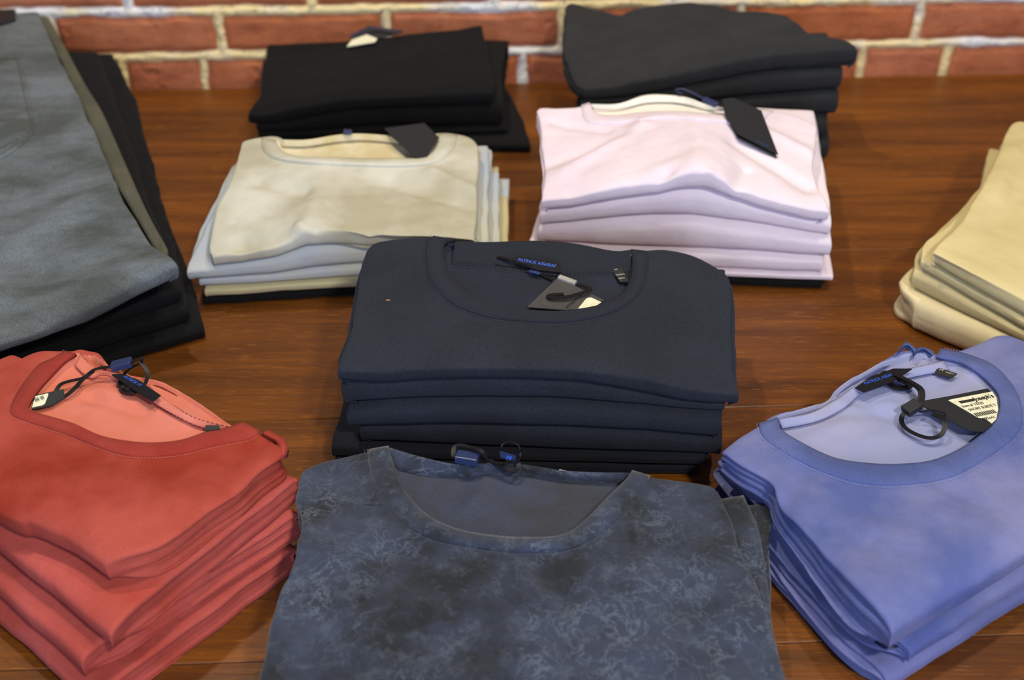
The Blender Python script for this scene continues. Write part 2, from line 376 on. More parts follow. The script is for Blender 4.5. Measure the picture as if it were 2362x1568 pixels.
def garment(st, k, name, mats, FL, FR, BR, BL, right=(), left=(), back=(), front=(), nu=110, nv=80, layers=3,
            rf=None, wob=0.0012, seed=1, parent=None, hole=None, hole_depth=0.006, gap=None, jit=0.003, groove=0.005, midx_fn=None, drop=0.36, origin=None):
    """closed folded-cloth slab between level k-1 and k: rolled fold in front, stacked cloth edges at the sides"""
    P = lambda c: st.pt(k, c)
    fl, fr, br, bl = P(FL), P(FR), P(BR), P(BL)
    cf = smooth_curve([fl] + [P(c) for c in front] + [fr], 200); cb = smooth_curve([bl] + [P(c) for c in back] + [br], 200)
    cl = smooth_curve([fl] + [P(c) for c in left] + [bl], 200); cr = smooth_curve([fr] + [P(c) for c in right] + [br], 200)
    def par(n):
        t = np.linspace(0, 1, n); return 0.45 * t + 0.55 * (1 - np.cos(np.pi * t)) / 2
    a = par(nu); b = par(nv)
    def samp(c, t): s = np.linspace(0, 1, len(c)); return np.stack([np.interp(t, s, c[:, 0]), np.interp(t, s, c[:, 1])], 1)
    f, bk, l, r = samp(cf, a), samp(cb, a), samp(cl, b), samp(cr, b)
    Aa, Bb = a[:, None, None], b[None, :, None]
    G = (1 - Bb) * f[:, None] + Bb * bk[:, None] + (1 - Aa) * l[None] + Aa * r[None] \
        - ((1 - Aa) * (1 - Bb) * fl + Aa * (1 - Bb) * fr + Aa * Bb * br + (1 - Aa) * Bb * bl)
    # wobble of the cloth edge
    x, y = G[..., 0], G[..., 1]
    ed = np.minimum(np.minimum(Aa[..., 0], 1 - Aa[..., 0]) * st.W, np.minimum(Bb[..., 0], 1 - Bb[..., 0]) * st.D)
    wv = np.exp(-ed / 0.01) * wob
    x = x + wv * fbm(y * 38, x * 38, seed * 11 + 3, 2) * 1.5; y = y + wv * fbm(x * 30 + 9, y * 30, seed * 11 + 7, 2)
    top = st.z(k, x, y); bot = st.z(k - 1, x, y) + 0.0009
    if k == 1: bot = np.full_like(top, 0.0004)
    top = np.maximum(top, bot + 0.004)
    t = top - bot
    W = np.linalg.norm(fr - fl); D = 0.5 * (np.linalg.norm(bl - fl) + np.linalg.norm(br - fr))
    A2 = np.broadcast_to(a[:, None], x.shape); B2 = np.broadcast_to(b[None, :], x.shape)
    rf = rf or 0.011; rs = 0.005
    g = lambda d, r_: 1 - np.sqrt(np.clip(1 - (1 - np.clip(d / r_, 0, 1)) ** 2, 0, 1))
    keep = (1 - drop * g(B2 * D, rf)) * (1 - 0.10 * g(A2 * W, rs)) * (1 - 0.10 * g((1 - A2) * W, rs)) * (1 - 0.12 * g((1 - B2) * D, 0.006))
    ztop = bot + t * keep
    ins = None
    if hole is not None:
        dd = hole_s(x, y, hole); ins = dd > -0.0018
        ztop = ztop - hole_depth * sstep(dd, -0.0022, 0.003)
    if gap is not None:
        u_, v_ = st.uv(x, y); gz = np.interp(u_, [p[0] for p in gap], [p[1] for p in gap]) * (1 - sstep(v_, 0, 0.35)); bot = bot + np.minimum(gz, t * 0.6)
    # perimeter loop (ccw: front L->R, right F->B, back R->L, left B->F)
    idx = [i * nv for i in range(nu)] + [(nu - 1) * nv + j for j in range(1, nv)] + [i * nv + nv - 1 for i in range(nu - 2, -1, -1)] + [j for j in range(nv - 2, 0, -1)]
    idx = np.array(idx); V = [np.stack([x.ravel(), y.ravel(), ztop.ravel()], 1)]
    px_, py_ = x.ravel()[idx], y.ravel()[idx]; zt = ztop.ravel()[idx]; zb = bot.ravel()[idx]; bb = B2.ravel()[idx] * D
    tx = np.roll(px_, -1) - np.roll(px_, 1); ty = np.roll(py_, -1) - np.roll(py_, 1); ln = np.hypot(tx, ty) + 1e-9
    nx, ny = ty / ln, -tx / ln
    kk = np.ones(5) / 5
    nx = np.convolve(np.r_[nx[-2:], nx, nx[:2]], kk, 'valid'); ny = np.convolve(np.r_[ny[-2:], ny, ny[:2]], kk, 'valid')
    tt = (t.ravel()[idx])
    front_m = 1 - sstep(bb, 0.0, 1.0 * np.mean(tt) + 0.004)
    sarc = np.r_[0, np.cumsum(np.hypot(np.diff(px_), np.diff(py_)))]
    wl = [0]; per = 6; K = layers * per
    rings = np.arange(1, K + 1) / K
    N = len(idx); base = len(V[0]); Fs = [grid_faces(nu, nv)]; prev = idx; mi = []
    hh = np.minimum(tt * 0.5, 0.012)
    for w in rings:
        # side layers wander a bit up and down
        ww = w + (1 - front_m) * 0.10 * np.sin(w * np.pi) * noise(sarc * 12, sarc * 0, seed + 31)
        li = int(min(layers, round(w * layers)))
        inset = 0 if li == 0 else (noise(sarc * 9 + li * 17, sarc * 0 + li * 3.3, seed + 41) * jit + (_h(np.array([li]), np.array([seed]), 5)[0] - 0.55) * jit * 1.6)
        gr = groove * (1 - abs(math.cos(math.pi * layers * w)) ** 0.55)
        off = front_m * (-hh * (1 - max(0, 1 - w ** 3) ** (1 / 3))) + (1 - front_m) * (-gr + inset * (abs(math.cos(math.pi * layers * w)) ** 0.5))
        if li == layers: off = np.where(front_m > 0.99, off, off * front_m)
        zbr = (st.z(k - 1, px_ + nx * off, py_ + ny * off) + 0.0009) if k > 1 else zb
        z = zt + (zbr - zt) * np.clip(ww, 0, 1)
        V.append(np.stack([px_ + nx * off, py_ + ny * off, z], 1))
        cur = base + np.arange(N); base += N
        Fs.append(np.stack([prev, cur, np.roll(cur, -1), np.roll(prev, -1)], 1)); prev = cur
    # bottom sheet from the last ring: coarse interior grid
    s = 0.97; cx, cy = x.mean(), y.mean()
    # bottom sheet spans the last ring (Coons patch of its four sides)
    RX = np.zeros(nu * nv); RY = np.zeros(nu * nv); RX[idx] = V[-1][:, 0]; RY[idx] = V[-1][:, 1]
    RX = RX.reshape(nu, nv); RY = RY.reshape(nu, nv); a1, b1 = a[:, None], b[None, :]
    def coons(Q): return (1 - b1) * Q[:, :1] + b1 * Q[:, -1:] + (1 - a1) * Q[:1] + a1 * Q[-1:] - ((1 - a1) * (1 - b1) * Q[0, 0] + a1 * (1 - b1) * Q[-1, 0] + a1 * b1 * Q[-1, -1] + (1 - a1) * b1 * Q[0, -1])
    bx, by = coons(RX), coons(RY)
    bz = st.z(k - 1, bx, by) + 0.0009 if k > 1 else bot
    V.append(np.stack([bx.ravel(), by.ravel(), bz.ravel()], 1)); boff = base
    # replace bottom boundary by last ring positions
    V[-1][idx] = V[-2]
    Fs.append(grid_faces(nu, nv, boff, True))
    Fs.append(np.stack([prev, boff + idx, np.roll(boff + idx, -1), np.roll(prev, -1)], 1)[:0])
    V = np.vstack(V)
    # weld: map bottom boundary indices onto last ring
    remap = np.arange(len(V)); remap[boff + idx] = prev
    Fall = remap[np.vstack(Fs)]
    used = np.zeros(len(V), bool); used[Fall.ravel()] = True; new = np.cumsum(used) - 1
    V = V[used]; Fall = new[Fall]
    midx = np.zeros(len(Fall), np.int32)
    if ins is not None:
        c = ins; fm = (c[:-1, :-1] & c[1:, :-1] & c[1:, 1:] & c[:-1, 1:]).ravel(); midx[:len(fm)] = fm
    nside = N * K; ns0 = (nu - 1) * (nv - 1)
    if midx_fn: midx_fn(midx, ns0, N, K, nu)
    return make_mesh(name, V, Fall, mats, parent, origin if origin is not None else (float(cx), float(cy), float(bot.min())), midx)

class Surf:
    """details are laid on a garment's top surface"""
    def __init__(s, st, k, hole=None, depth=0.006):
        s.st, s.k, s.hole, s.depth = st, k, hole, depth
    def z(s, x, y):
        z = s.st.z(s.k, x, y)
        if s.hole is not None:
            x1, y1 = np.atleast_1d(np.asarray(x, float)), np.atleast_1d(np.asarray(y, float))
            m = s.depth * sstep(hole_s(x1, y1, s.hole), -0.0022, 0.003)
            z = z - (m if np.ndim(x) else m[0])
        return z
    def p(s, px, py, dz=0.0, flat=False):
        return s.st.proj(s.k, px, py, dz, None if flat else s.z)
    def patch(s, name, c0, c1, mat, parent, nu=40, nv=8, lift=0.001, thick=0.001, bulge=0.0, flat=True, fn=None, taper=0.0, steps=None):
        """closed strip between two pixel curves"""
        a = smooth_curve(c0, nu); b = smooth_curve(c1, nu)
        T = np.zeros((nu, nv, 3))
        for i in range(nu):
            for j in range(nv):
                t = j / (nv - 1); q = a[i] * (1 - t) + b[i] * t
                l = lift + bulge * math.sin(math.pi * t) + (fn(i / (nu - 1), t) if fn else 0)
                T[i, j] = s.p(q[0], q[1], l, flat)
        Bt = T.copy(); Bt[..., 2] -= thick
        V = np.vstack([T.reshape(-1, 3), Bt.reshape(-1, 3)]); n = nu * nv
        Fs = [grid_faces(nu, nv).tolist(), grid_faces(nu, nv, n, True).tolist()]
        per = [i * nv for i in range(nu)] + [(nu - 1) * nv + j for j in range(1, nv)] + [i * nv + nv - 1 for i in range(nu - 2, -1, -1)] + [j for j in range(nv - 2, 0, -1)]
        side = [[per[i], per[i] + n, per[(i + 1) % len(per)] + n, per[(i + 1) % len(per)]] for i in range(len(per))]
        o = make_mesh(name, V, Fs[0] + Fs[1] + side, mat, parent)
        fix_normals(o)
        d = np.r_[0, np.cumsum(np.linalg.norm(np.diff(T[:, nv // 2], axis=0), axis=1))]
        at = o.data.attributes.new('rib', 'FLOAT', 'POINT'); at.data.foreach_set('value', np.tile(np.repeat(d, nv), 2).astype(np.float32))
        return o
    def card(s, name, poly, mat, parent, lift=0.001, thick=0.0008, flat=False, tilt=None, grow=0):
        """flat piece of card through the pixels; lift may be one value per corner"""
        L = lift if isinstance(lift, (list, tuple)) else [lift] * len(poly)
        Pn = [s.p(q[0], q[1], l, flat) for q, l in zip(poly, L)]
        Pn = np.array(Pn); n = len(Pn)
        # best-fit plane keeps it flat
        c = Pn.mean(0); u_, sg, vt = np.linalg.svd(Pn - c); nrm = vt[2] if vt[2][2] > 0 else -vt[2]
        Pn = Pn - np.outer((Pn - c) @ nrm, nrm)
        V = np.vstack([Pn + nrm * thick / 2, Pn - nrm * thick / 2])
        Fs = [list(range(n)), list(range(2 * n - 1, n - 1, -1))] + [[i, i + n, (i + 1) % n + n, (i + 1) % n] for i in range(n)]
        o = make_mesh(name, V, Fs, mat, parent, smooth=False); fix_normals(o)
        o_info[o.name] = (c, nrm, Pn); return o
    def ribbon(s, name, pts, w, mat, parent, thick=0.0005, n=50, twist=None, flat=False):
        """pts: (px, py, dz)"""
        Q = np.array([s.p(p[0], p[1], p[2], flat) for p in pts]); tw = np.array([(p[3] if len(p) > 3 else 0.0) for p in pts])
        C = smooth_curve(np.hstack([Q, tw[:, None]]), n); V = []
        for i in range(n):
            t = C[min(i + 1, n - 1), :3] - C[max(i - 1, 0), :3]; t /= np.linalg.norm(t) + 1e-9
            sd = np.cross(t, [0, 0, 1]); l = np.linalg.norm(sd); sd = sd / l if l > 1e-6 else np.array([1., 0, 0])
            up = np.cross(sd, t); a = C[i, 3]; s2 = sd * math.cos(a) + up * math.sin(a); u2 = np.cross(s2, t)
            for sx, sz in ((-1, -1), (1, -1), (1, 1), (-1, 1)): V.append(C[i, :3] + s2 * sx * w / 2 + u2 * sz * thick / 2)
        Fs = []
        for i in range(n - 1):
            for k in range(4): Fs.append([i * 4 + k, i * 4 + (k + 1) % 4, (i + 1) * 4 + (k + 1) % 4, (i + 1) * 4 + k])
        Fs += [[3, 2, 1, 0], [(n - 1) * 4 + k for k in range(4)]]
        o = make_mesh(name, V, Fs, mat, parent, smooth=False); fix_normals(o)
        return o
    def box(s, name, c, d, size, mat, parent, lift=0.003, bev=0.0008):
        """small block centred at pixel c, long axis towards pixel d"""
        p = s.p(c[0], c[1], lift); q = s.p(d[0], d[1], lift if len(d) < 3 else d[2]); t = q - p; t /= np.linalg.norm(t)
        sd = np.cross([0, 0, 1], t); sd /= np.linalg.norm(sd); up = np.cross(t, sd)
        L, Wd, Hh = size; V = []; Fs = []
        bm_pts = [(x, y, z) for x in (-1, 1) for y in (-1, 1) for z in (-1, 1)]
        V = [p + t * x * L / 2 + sd * y * Wd / 2 + up * z * Hh / 2 for x, y, z in bm_pts]
        Fs = [[0, 1, 3, 2], [4, 6, 7, 5], [0, 4, 5, 1], [2, 3, 7, 6], [0, 2, 6, 4], [1, 5, 7, 3]]
        o = make_mesh(name, V, Fs, mat, parent, smooth=False); fix_normals(o)
        m = o.modifiers.new('soft', 'BEVEL'); m.width = bev; m.segments = 3
        return o
    def stitches(s, name, pts, mat, parent, dash=0.0022, gapl=0.0012, w=0.0005, lift=0.0008, flat=True, zig=0.0, cross=False):
        C = smooth_curve(pts, 160); Q = np.array([s.p(p[0], p[1], lift, flat) for p in C])
        d = np.r_[0, np.cumsum(np.linalg.norm(np.diff(Q, axis=0), axis=1))]; V = []; Fs = []; pos = 0; k = 0
        at = lambda q: np.array([np.interp(q, d, Q[:, i]) for i in range(3)])
        while pos + dash < d[-1]:
            a, b = at(pos), at(pos + dash); t = b - a; t /= np.linalg.norm(t) + 1e-9; sd = np.cross(t, [0, 0, 1]); sd /= np.linalg.norm(sd) + 1e-9
            if cross: m_ = (a + b) / 2; a, b = m_ - sd * dash * 0.6, m_ + sd * dash * 0.6; t, sd = sd, t
            z = zig * (1 if k % 2 else -1); o0 = len(V); k += 1
            a = a + sd * z; b = b - sd * z
            for p_ in (a, b):
                for sx, sz in ((-1, 0), (0, 1), (1, 0), (0, -1)): V.append(p_ + sd * sx * w / 2 + np.array([0, 0, sz * w / 2]))
            for q in range(4): Fs.append([o0 + q, o0 + (q + 1) % 4, o0 + 4 + (q + 1) % 4, o0 + 4 + q])
            Fs += [[o0 + 3, o0 + 2, o0 + 1, o0], [o0 + 4, o0 + 5, o0 + 6, o0 + 7]]
            pos += dash + gapl
        o = make_mesh(name, V, Fs, mat, parent, smooth=False); return o
o_info = {}
def fix_normals(o):
    import bmesh
    bm = bmesh.new(); bm.from_mesh(o.data); bmesh.ops.recalc_face_normals(bm, faces=bm.faces); bm.to_mesh(o.data); bm.free()
# the sticker lies in the tag's plane
def flatten_on(o, host, lift):
    c, n, _ = o_info[host.name]; org = np.array(o['_o']); pts = []
    for v in o.data.vertices:
        p = np.array(v.co) + org; o_ = np.array([0, 0, CAM_H]); r = p - o_; q = o_ + r * (((c - o_) @ n) / (r @ n))
        pts.append(q)
    m = len(pts) // 2
    for i, v in enumerate(o.data.vertices): v.co = Vector((pts[i if i < m else i - m] + n * (lift if i < m else lift - .0003) - org).tolist())
    o_info[o.name] = (c + n * lift, n, np.array(pts[:m])); o.data.update()
def lettering(sf, text, p0, p1, height, mat, parent, on=None, lift=0.0008, bold=False, depth=0.00015, name='lettering', flat=False):
    """text from pixel p0 to pixel p1 (baseline), lying on the card 'on' or on the cloth"""
    cu = bpy.data.curves.new('t', 'FONT'); cu.body = text; cu.size = 1.0; cu.extrude = 0.0; cu.offset = 0.02 if bold else 0.0
    ob = bpy.data.objects.new('t', cu); scene.collection.objects.link(ob)
    bpy.context.view_layer.update(); dg = bpy.context.evaluated_depsgraph_get()
    me = bpy.data.meshes.new_from_object(ob.evaluated_get(dg)); bpy.data.objects.remove(ob); bpy.data.curves.remove(cu)
    co = np.zeros(len(me.vertices) * 3); me.vertices.foreach_get('co', co); co = co.reshape(-1, 3)
    faces = [list(p.vertices) for p in me.polygons]; bpy.data.meshes.remove(me)
    x0, x1 = co[:, 0].min(), co[:, 0].max(); capw = x1 - x0
    if on is not None:
        c, nrm, Pn = o_info[on.name]
        def hit(px, py):
            r = ray(px, py); o_ = np.array([0, 0, CAM_H]); tq = ((c - o_) @ nrm) / (r @ nrm); return o_ + r * tq + nrm * lift
        a, b = hit(*p0), hit(*p1)
    else:
        a, b = sf.p(p0[0], p0[1], lift, flat), sf.p(p1[0], p1[1], lift, flat); nrm = np.array([0, 0, 1.0])
        tq = b - a; nrm = np.cross(tq, np.cross(nrm, tq)); nrm /= np.linalg.norm(nrm)
    ex = b - a; L = np.linalg.norm(ex); ex /= L; ey = np.cross(nrm, ex)
    sx = L / capw; sy = height / 0.7
    n = len(co)
    P0 = a + np.outer((co[:, 0] - x0) * sx, ex) + np.outer(co[:, 1] * sy, ey)
    V = np.vstack([P0 + nrm * depth, P0])
    # build closed letters: top faces + sides on boundary edges
    from collections import Counter
    ec = Counter(); ed = []
    for f in faces:
        for i in range(len(f)):
            e = (f[i], f[(i + 1) % len(f)]); ed.append(e); ec[tuple(sorted(e))] += 1
    Fs = [f for f in faces] + [[q + n for q in reversed(f)] for f in faces]
    Fs += [[e[1], e[0], e[0] + n, e[1] + n] for e in ed if ec[tuple(sorted(e))] == 1]
    return make_mesh(name, V, Fs, mat, parent, smooth=False)

def hole_poly(st, k, inner, back):
    Q = [st.proj(k, *p)[:2] for p in smooth_curve(inner, 44)] + [st.proj(k, *p)[:2] for p in smooth_curve(back, 14)][1:-1]
    return np.array(Q)

#SETTING
# ------------------------------------------------------------------ table
def build_table():
    root = empty('table', (0, 0.75, 0))
    tag(root, 'brown stained wooden table with horizontal grain under all the folded clothes', 'table')
    p0, p1 = onz(300, 203)[:2], onz(2340, 166)[:2]
    sl = (p1[1] - p0[1]) / (p1[0] - p0[0]); yaw = math.atan(sl); wall_y = p0[1] - sl * p0[0]
    edges = [-0.55, 0.02, 0.26, 0.50, 0.735, 0.965, 1.105, wall_y - 0.0065]
    V = []; Fs = []; pk = []
    x0, x1 = -1.1, 1.15
    for r in range(len(edges) - 1):
        a, b = edges[r] + 0.0003, edges[r + 1] - 0.0003; o = len(V); bv = 0.0006
        prof = [(a, -0.03), (a, -bv), (a + bv, 0), (b - bv, 0), (b, -bv), (b, -0.03)]
        for xx in (x0, x1):
            for yy, zz in prof: V.append((xx, yy + xx * math.tan(yaw), zz))
        for i in range(5): Fs.append([o + i, o + 6 + i, o + 7 + i, o + 1 + i]); pk.append((r * 0.37 + 0.15) % 1)
        Fs.append([o, o + 5, o + 11, o + 6]); pk.append(0)
        Fs.append([o + 5, o + 4, o + 3, o + 2, o + 1, o]); pk.append(0)
        Fs.append([o + 6 + i for i in range(6)]); pk.append(0)
    t = make_mesh('tabletop', V, Fs, M['wood'], root, smooth=False)
    fix_normals(t)
    at = t.data.attributes.new('plank', 'FLOAT', 'FACE'); at.data.foreach_set('value', pk)
    for sx in (-1.0, 1.05):
        for sy in (-0.45, 1.3):
            w = 0.035; V = [(sx + dx * w * (1 if z > -0.4 else 0.7), sy + dy * w * (1 if z > -0.4 else 0.7), z) for z in (-0.03, -0.75) for dx, dy in ((-1, -1), (1, -1), (1, 1), (-1, 1))]
            Fs = [[0, 1, 2, 3], [7, 6, 5, 4]] + [[i, i + 4, (i + 1) % 4 + 4, (i + 1) % 4] for i in range(4)]
            l = make_mesh('leg', V, Fs, M['wood'], root, smooth=False); fix_normals(l)
build_table()
def build_floor():
    V = [(-2.5, -2.2, -0.8), (2.5, -2.2, -0.8), (2.5, 1.6, -0.8), (-2.5, 1.6, -0.8), (-2.5, -2.2, -0.75), (2.5, -2.2, -0.75), (2.5, 1.6, -0.75), (-2.5, 1.6, -0.75)]
    o = make_mesh('floor', V, [[3, 2, 1, 0], [4, 5, 6, 7], [0, 1, 5, 4], [1, 2, 6, 5], [2, 3, 7, 6], [3, 0, 4, 7]], M['wood'], smooth=False); tag(o, kind='structure')
build_floor()

# ------------------------------------------------------------------ brick wall
def build_wall():
    p0, p1 = onz(300, 203)[:2], onz(2340, 166)[:2]
    ex = (p1 - p0) / np.linalg.norm(p1 - p0); nrm = np.array([ex[1], -ex[0]])  # towards the room
    def wu(px, py):
        q = onplane(px, py, p0, p1); return (q[:2] - p0) @ ex, q[2]
    row1 = [wu(x, 70)[0] for x in (-260, 122, 507, 893, 1295, 1705, 2112, 2510, 2900)]
    row0 = [wu(x, 160)[0] for x in (-300, 90, 283, 470, 860, 1205, 1590, 1984, 2176, 2560, 2900)]
    ts, zs = 0.0016, 0.0016
    U = np.arange(-0.42, 1.52, ts); Z = np.arange(-0.06, 0.30, zs)
    uu, zz = np.meshgrid(U, Z, indexing='ij')
    rows = [-0.018, 0.0385, 0.093, 0.148, 0.202, 0.256, 0.32]
    L = 0.2085
    mort = np.zeros_like(uu); dep = np.full_like(uu, 1e9); bid = np.zeros_like(uu)
    wz = zz + 0.0025 * fbm(uu * 9, zz * 9, 3) + 0.0012 * fbm(uu * 60, zz * 60, 5)
    wu_ = uu + 0.0025 * fbm(uu * 30, zz * 30, 8) + 0.001 * fbm(uu * 80, zz * 80, 9)
    d = np.full_like(uu, 1.0)
    for r in rows: d = np.minimum(d, np.abs(wz - r))
    for ri in range(len(rows) - 1):
        a, b = rows[ri], rows[ri + 1]
        js = row0 if ri == 0 else row1 if ri == 1 else [(-0.5 + L * k + (0.1 if ri % 2 == 0 else 0.0)) for k in range(11)]
        m = (wz >= a) & (wz < b); dj = np.full_like(uu, 1.0); idn = np.zeros_like(uu)
        for q, j in enumerate(js): dj = np.minimum(dj, np.abs(wu_ - j) * 1.05); idn = np.where(wu_ > j, q + 1, idn)
        d = np.where(m, np.minimum(d, dj), d); bid = np.where(m, ((idn * 0.618 + ri * 0.37) % 1), bid)
    jw = 0.0056 + 0.0022 * fbm(uu * 25, zz * 25, 21)
    mk = 1 - sstep(d, jw - 0.0007, jw + 0.0007)
    # mortar slopped over the brick faces: lumpy; bricks rounded and pitted
    edge = sstep(d, jw, jw + 0.008)
    depth = np.where(mk > 0.5, 0.0005 + 0.0035 * (1 - (d / jw) ** 2) + 0.0022 * fbm(uu * 90, zz * 90, 33),
                     0.0045 * np.sqrt(edge) - 0.001 + 0.0011 * fbm(uu * 26, zz * 60, 12, 4) - 0.002 * sstep(fbm(uu * 55, zz * 55, 77), 0.45, 0.8))
    depth = np.where(zz < 0.004, np.minimum(depth, 0.0052), depth)
    x = p0[0] + ex[0] * uu + nrm[0] * depth; y = p0[1] + ex[1] * uu + nrm[1] * depth
    nu, nv = uu.shape
    V = np.stack([x.ravel(), y.ravel(), zz.ravel()], 1)
    f = grid_faces(nu, nv)
    # thickness: back corners
    bk = 0.1; o = len(V); c = [0, (nu - 1) * nv, nu * nv - 1, nv - 1]
    back = [V[i] - np.array([nrm[0], nrm[1], 0]) * bk for i in c]
    V = np.vstack([V, back])
    Fs = f.tolist() + [[o + 3, o + 2, o + 1, o]]
    Fs += [[i * nv for i in range(nu)][::-1] + [o, o + 1], [i * nv + nv - 1 for i in range(nu)] + [o + 2, o + 3],
           [j for j in range(nv)] + [o + 3, o], [(nu - 1) * nv + j for j in range(nv)][::-1] + [o + 1, o + 2]]
    w = make_mesh('wall_back', V, Fs, M['brick']); tag(w, kind='structure')
    for nm, arr in (('mortar', mk), ('brick', bid)):
        at = w.data.attributes.new(nm, 'FLOAT', 'POINT'); at.data.foreach_set('value', np.r_[arr.ravel(), [0] * 4].astype(np.float32))
build_wall()

#GARMENTS
# ------------------------------------------------------------------ helpers for repeated garments
def simple(st, k, name, mat, label, cat, group, **kw):
    o = garment(st, k, name, mat, **kw); tag(o, label, cat, group); return o
def shirt_root(name, label, pos, group=None, cat='T-shirt'):
    r = empty(name, pos); tag(r, label, cat, group); return r
def collar(sf, root, inner, outer, mat, stitch=None, h=0.0022, nu=70):
    c = sf.patch('collar', outer, inner, mat, root, nu=nu, nv=9, lift=0.0004, thick=0.0022, bulge=h, fn=lambda a, t: 0.0006 * t)
    if stitch is not None:
        off = [(o[0] + (o[0] - i[0]) * 0.10, o[1] + (o[1] - i[1]) * 0.10) for o, i in zip(smooth_curve(outer, 40), smooth_curve(inner, 40))]
        sf.stitches('seam_stitching', off, stitch, root, dash=0.0013, gapl=0.0009, lift=0.0007, w=0.00035)
    return c

# ================================================================== navy stack (centre)
st = Stack((775, 1082), (1617, 1100), (1600, 700), 11)
st.level([.019, .019], front=[(0, .012), (1, .011)])
st.lv[-1]['n'] = 0.0004
st.level([.036, .034], crease=[(770, 1030), (913, 1040), (1085, 1047), (1301, 1055), (1474, 1060), (1623, 1064)], add=.004)
st.level([.054, .050], crease=[(833, 978), (999, 978), (1172, 980), (1301, 982), (1474, 993), (1660, 1006)])
st.level([.074, .068], crease=[(809, 947), (913, 939), (1042, 934), (1172, 934), (1280, 937), (1431, 945), (1560, 956), (1655, 963)], add=.004)
st.level([.092, .090, .084], crease=[(798, 870), (913, 876), (1064, 865), (1193, 868), (1344, 874), (1474, 900), (1582, 922), (1683, 937)])
st.level([.106, .108, .096], crease=[(798, 870), (913, 872), (1064, 865), (1193, 868), (1344, 874), (1474, 893), (1582, 912), (1683, 930)], add=.017, n=.0012)
G = 'navy shirts in the centre stack'
kw = dict(right=(), left=())
simple(st, 1, 't_shirt', M['navy_dark'], 'near-black folded T-shirt at the very bottom of the centre navy stack', 'T-shirt', G,
       FL=('uv', 0.0, 0), FR=('uv', 0.995, 0), BR=('uv', 1.02, .70), BL=('uv', .02, .70), seed=5, layers=2)
simple(st, 2, 't_shirt', M['navy_dark'], 'blackish navy folded T-shirt, second from the bottom of the centre stack', 'T-shirt', G,
       FL=('uv', -.005, -.01), FR=('uv', 1.01, -.01), BR=('uv', 1.05, .70), BL=('uv', .0, .70), seed=6, layers=3, jit=.005)
simple(st, 3, 't_shirt', M['navy'], 'thin navy folded T-shirt third from the bottom of the centre stack', 'T-shirt', G,
       FL=('uv', .075, 0), FR=('uv', 1.045, -.01), BR=('uv', 1.05, .70), BL=('uv', .05, .70), seed=7, layers=2, jit=.004)
simple(st, 4, 't_shirt', M['navy'], 'navy folded T-shirt fourth from the bottom of the centre stack, broad rounded fold', 'T-shirt', G,
       FL=('uv', .05, -.02), FR=('uv', 1.035, -.02), BR=('uv', 1.04, .70), BL=('uv', .05, .70), seed=8, layers=2)
simple(st, 5, 't_shirt', M['navy'], 'navy folded T-shirt directly under the top shirt of the centre stack', 'T-shirt', G,
       FL=('uv', .04, -.005), FR=('uv', 1.04, -.0), BR=('uv', 1.06, .70), BL=('uv', .05, .70), seed=9, layers=2, groove=.006, jit=.005)
K = 6
st.ridge(K, (900, 600), (870, 760), -.0015, .012)
st.ridge(K, (1590, 640), (1640, 850), -.0012, .014)
st.ridge(K, (1344, 874), (1500, 860), .0022, .012)
inner = [(1050, 552), (1025, 563), (1027, 606), (1042, 645), (1085, 680), (1150, 706), (1215, 714), (1301, 716), (1388, 701), (1431, 680), (1452, 650), (1459, 606), (1455, 574)]
outer = [(1000, 543), (984, 560), (982, 600), (993, 645), (1035, 695), (1100, 725), (1180, 739), (1301, 744), (1409, 723), (1465, 688), (1487, 650), (1493, 606), (1491, 578)]
bkc = [(1455, 574), (1413, 580), (1323, 564), (1237, 558), (1120, 560), (1050, 552)]
H_ = hole_poly(st, K, inner, bkc)
root = shirt_root('t_shirt', 'navy crew-neck T-shirt on top of the centre stack, neck opening showing a grey card tag', (0.0, 0.73, 0.09), G)
garment(st, K, 'body', [M['navy'], M['navy_in']], ('uv', .038, -.03), ('uv', 1.075, -.02), (1681, 640), (836, 602),
        right=[(1693, 850), (1684, 730)], left=[(808, 762), (826, 662)],
        back=[(850, 572), (882, 553), (992, 544), (1050, 550), (1140, 556), (1237, 554), (1323, 560), (1413, 577), (1452, 580), (1493, 574), (1543, 574), (1603, 589), (1655, 617)],
        nu=190, nv=170, layers=2, rf=.03, seed=10, parent=root, hole=H_, hole_depth=.007, drop=.45)
sf = Surf(st, K, H_, .007)
collar(sf, root, inner, outer, M['navy_rib'], M['thread_navy'])
sf.patch('neckband', [(1042, 606), (1120, 612), (1200, 622), (1298, 633), (1374, 630), (1457, 628)], [(1050, 556), (1120, 558), (1237, 555), (1323, 561), (1413, 578), (1455, 576)], M['navy_rib'], root, nu=50, nv=9, lift=.0, thick=.006, flat=True, fn=lambda a, t: -.0055 + .0072 * t)
sf.stitches('seam_stitching', [(1044, 608), (1120, 614), (1200, 624), (1298, 635), (1374, 632), (1456, 630)], M['thread_navy'], root, lift=-.004)
lb = sf.card('neck_label', [(1187, 589), (1290, 606), (1297, 630), (1240, 622), (1190, 609)], M['label'], root, lift=[.0015, .0015, -.0028, -.0025, -.0025], flat=True)
lettering(sf, 'PATRICK ASSARAF', (1195, 603), (1282, 618), .0026, M['blue_ink'], lb, on=lb, lift=.0006)
sl = sf.card('size_label', [(1411, 619), (1431, 616), (1451, 648), (1430, 653)], M['ink'], root, lift=.0022)
lettering(sf, 'MADE IN', (1421, 638), (1441, 635), .0016, M['white_ink'], sl, on=sl)
lettering(sf, 'PERU', (1428, 646), (1441, 644), .0016, M['white_ink'], sl, on=sl)
lettering(sf, 'M', (1418, 625), (1424, 624), .0014, M['white_ink'], sl, on=sl)
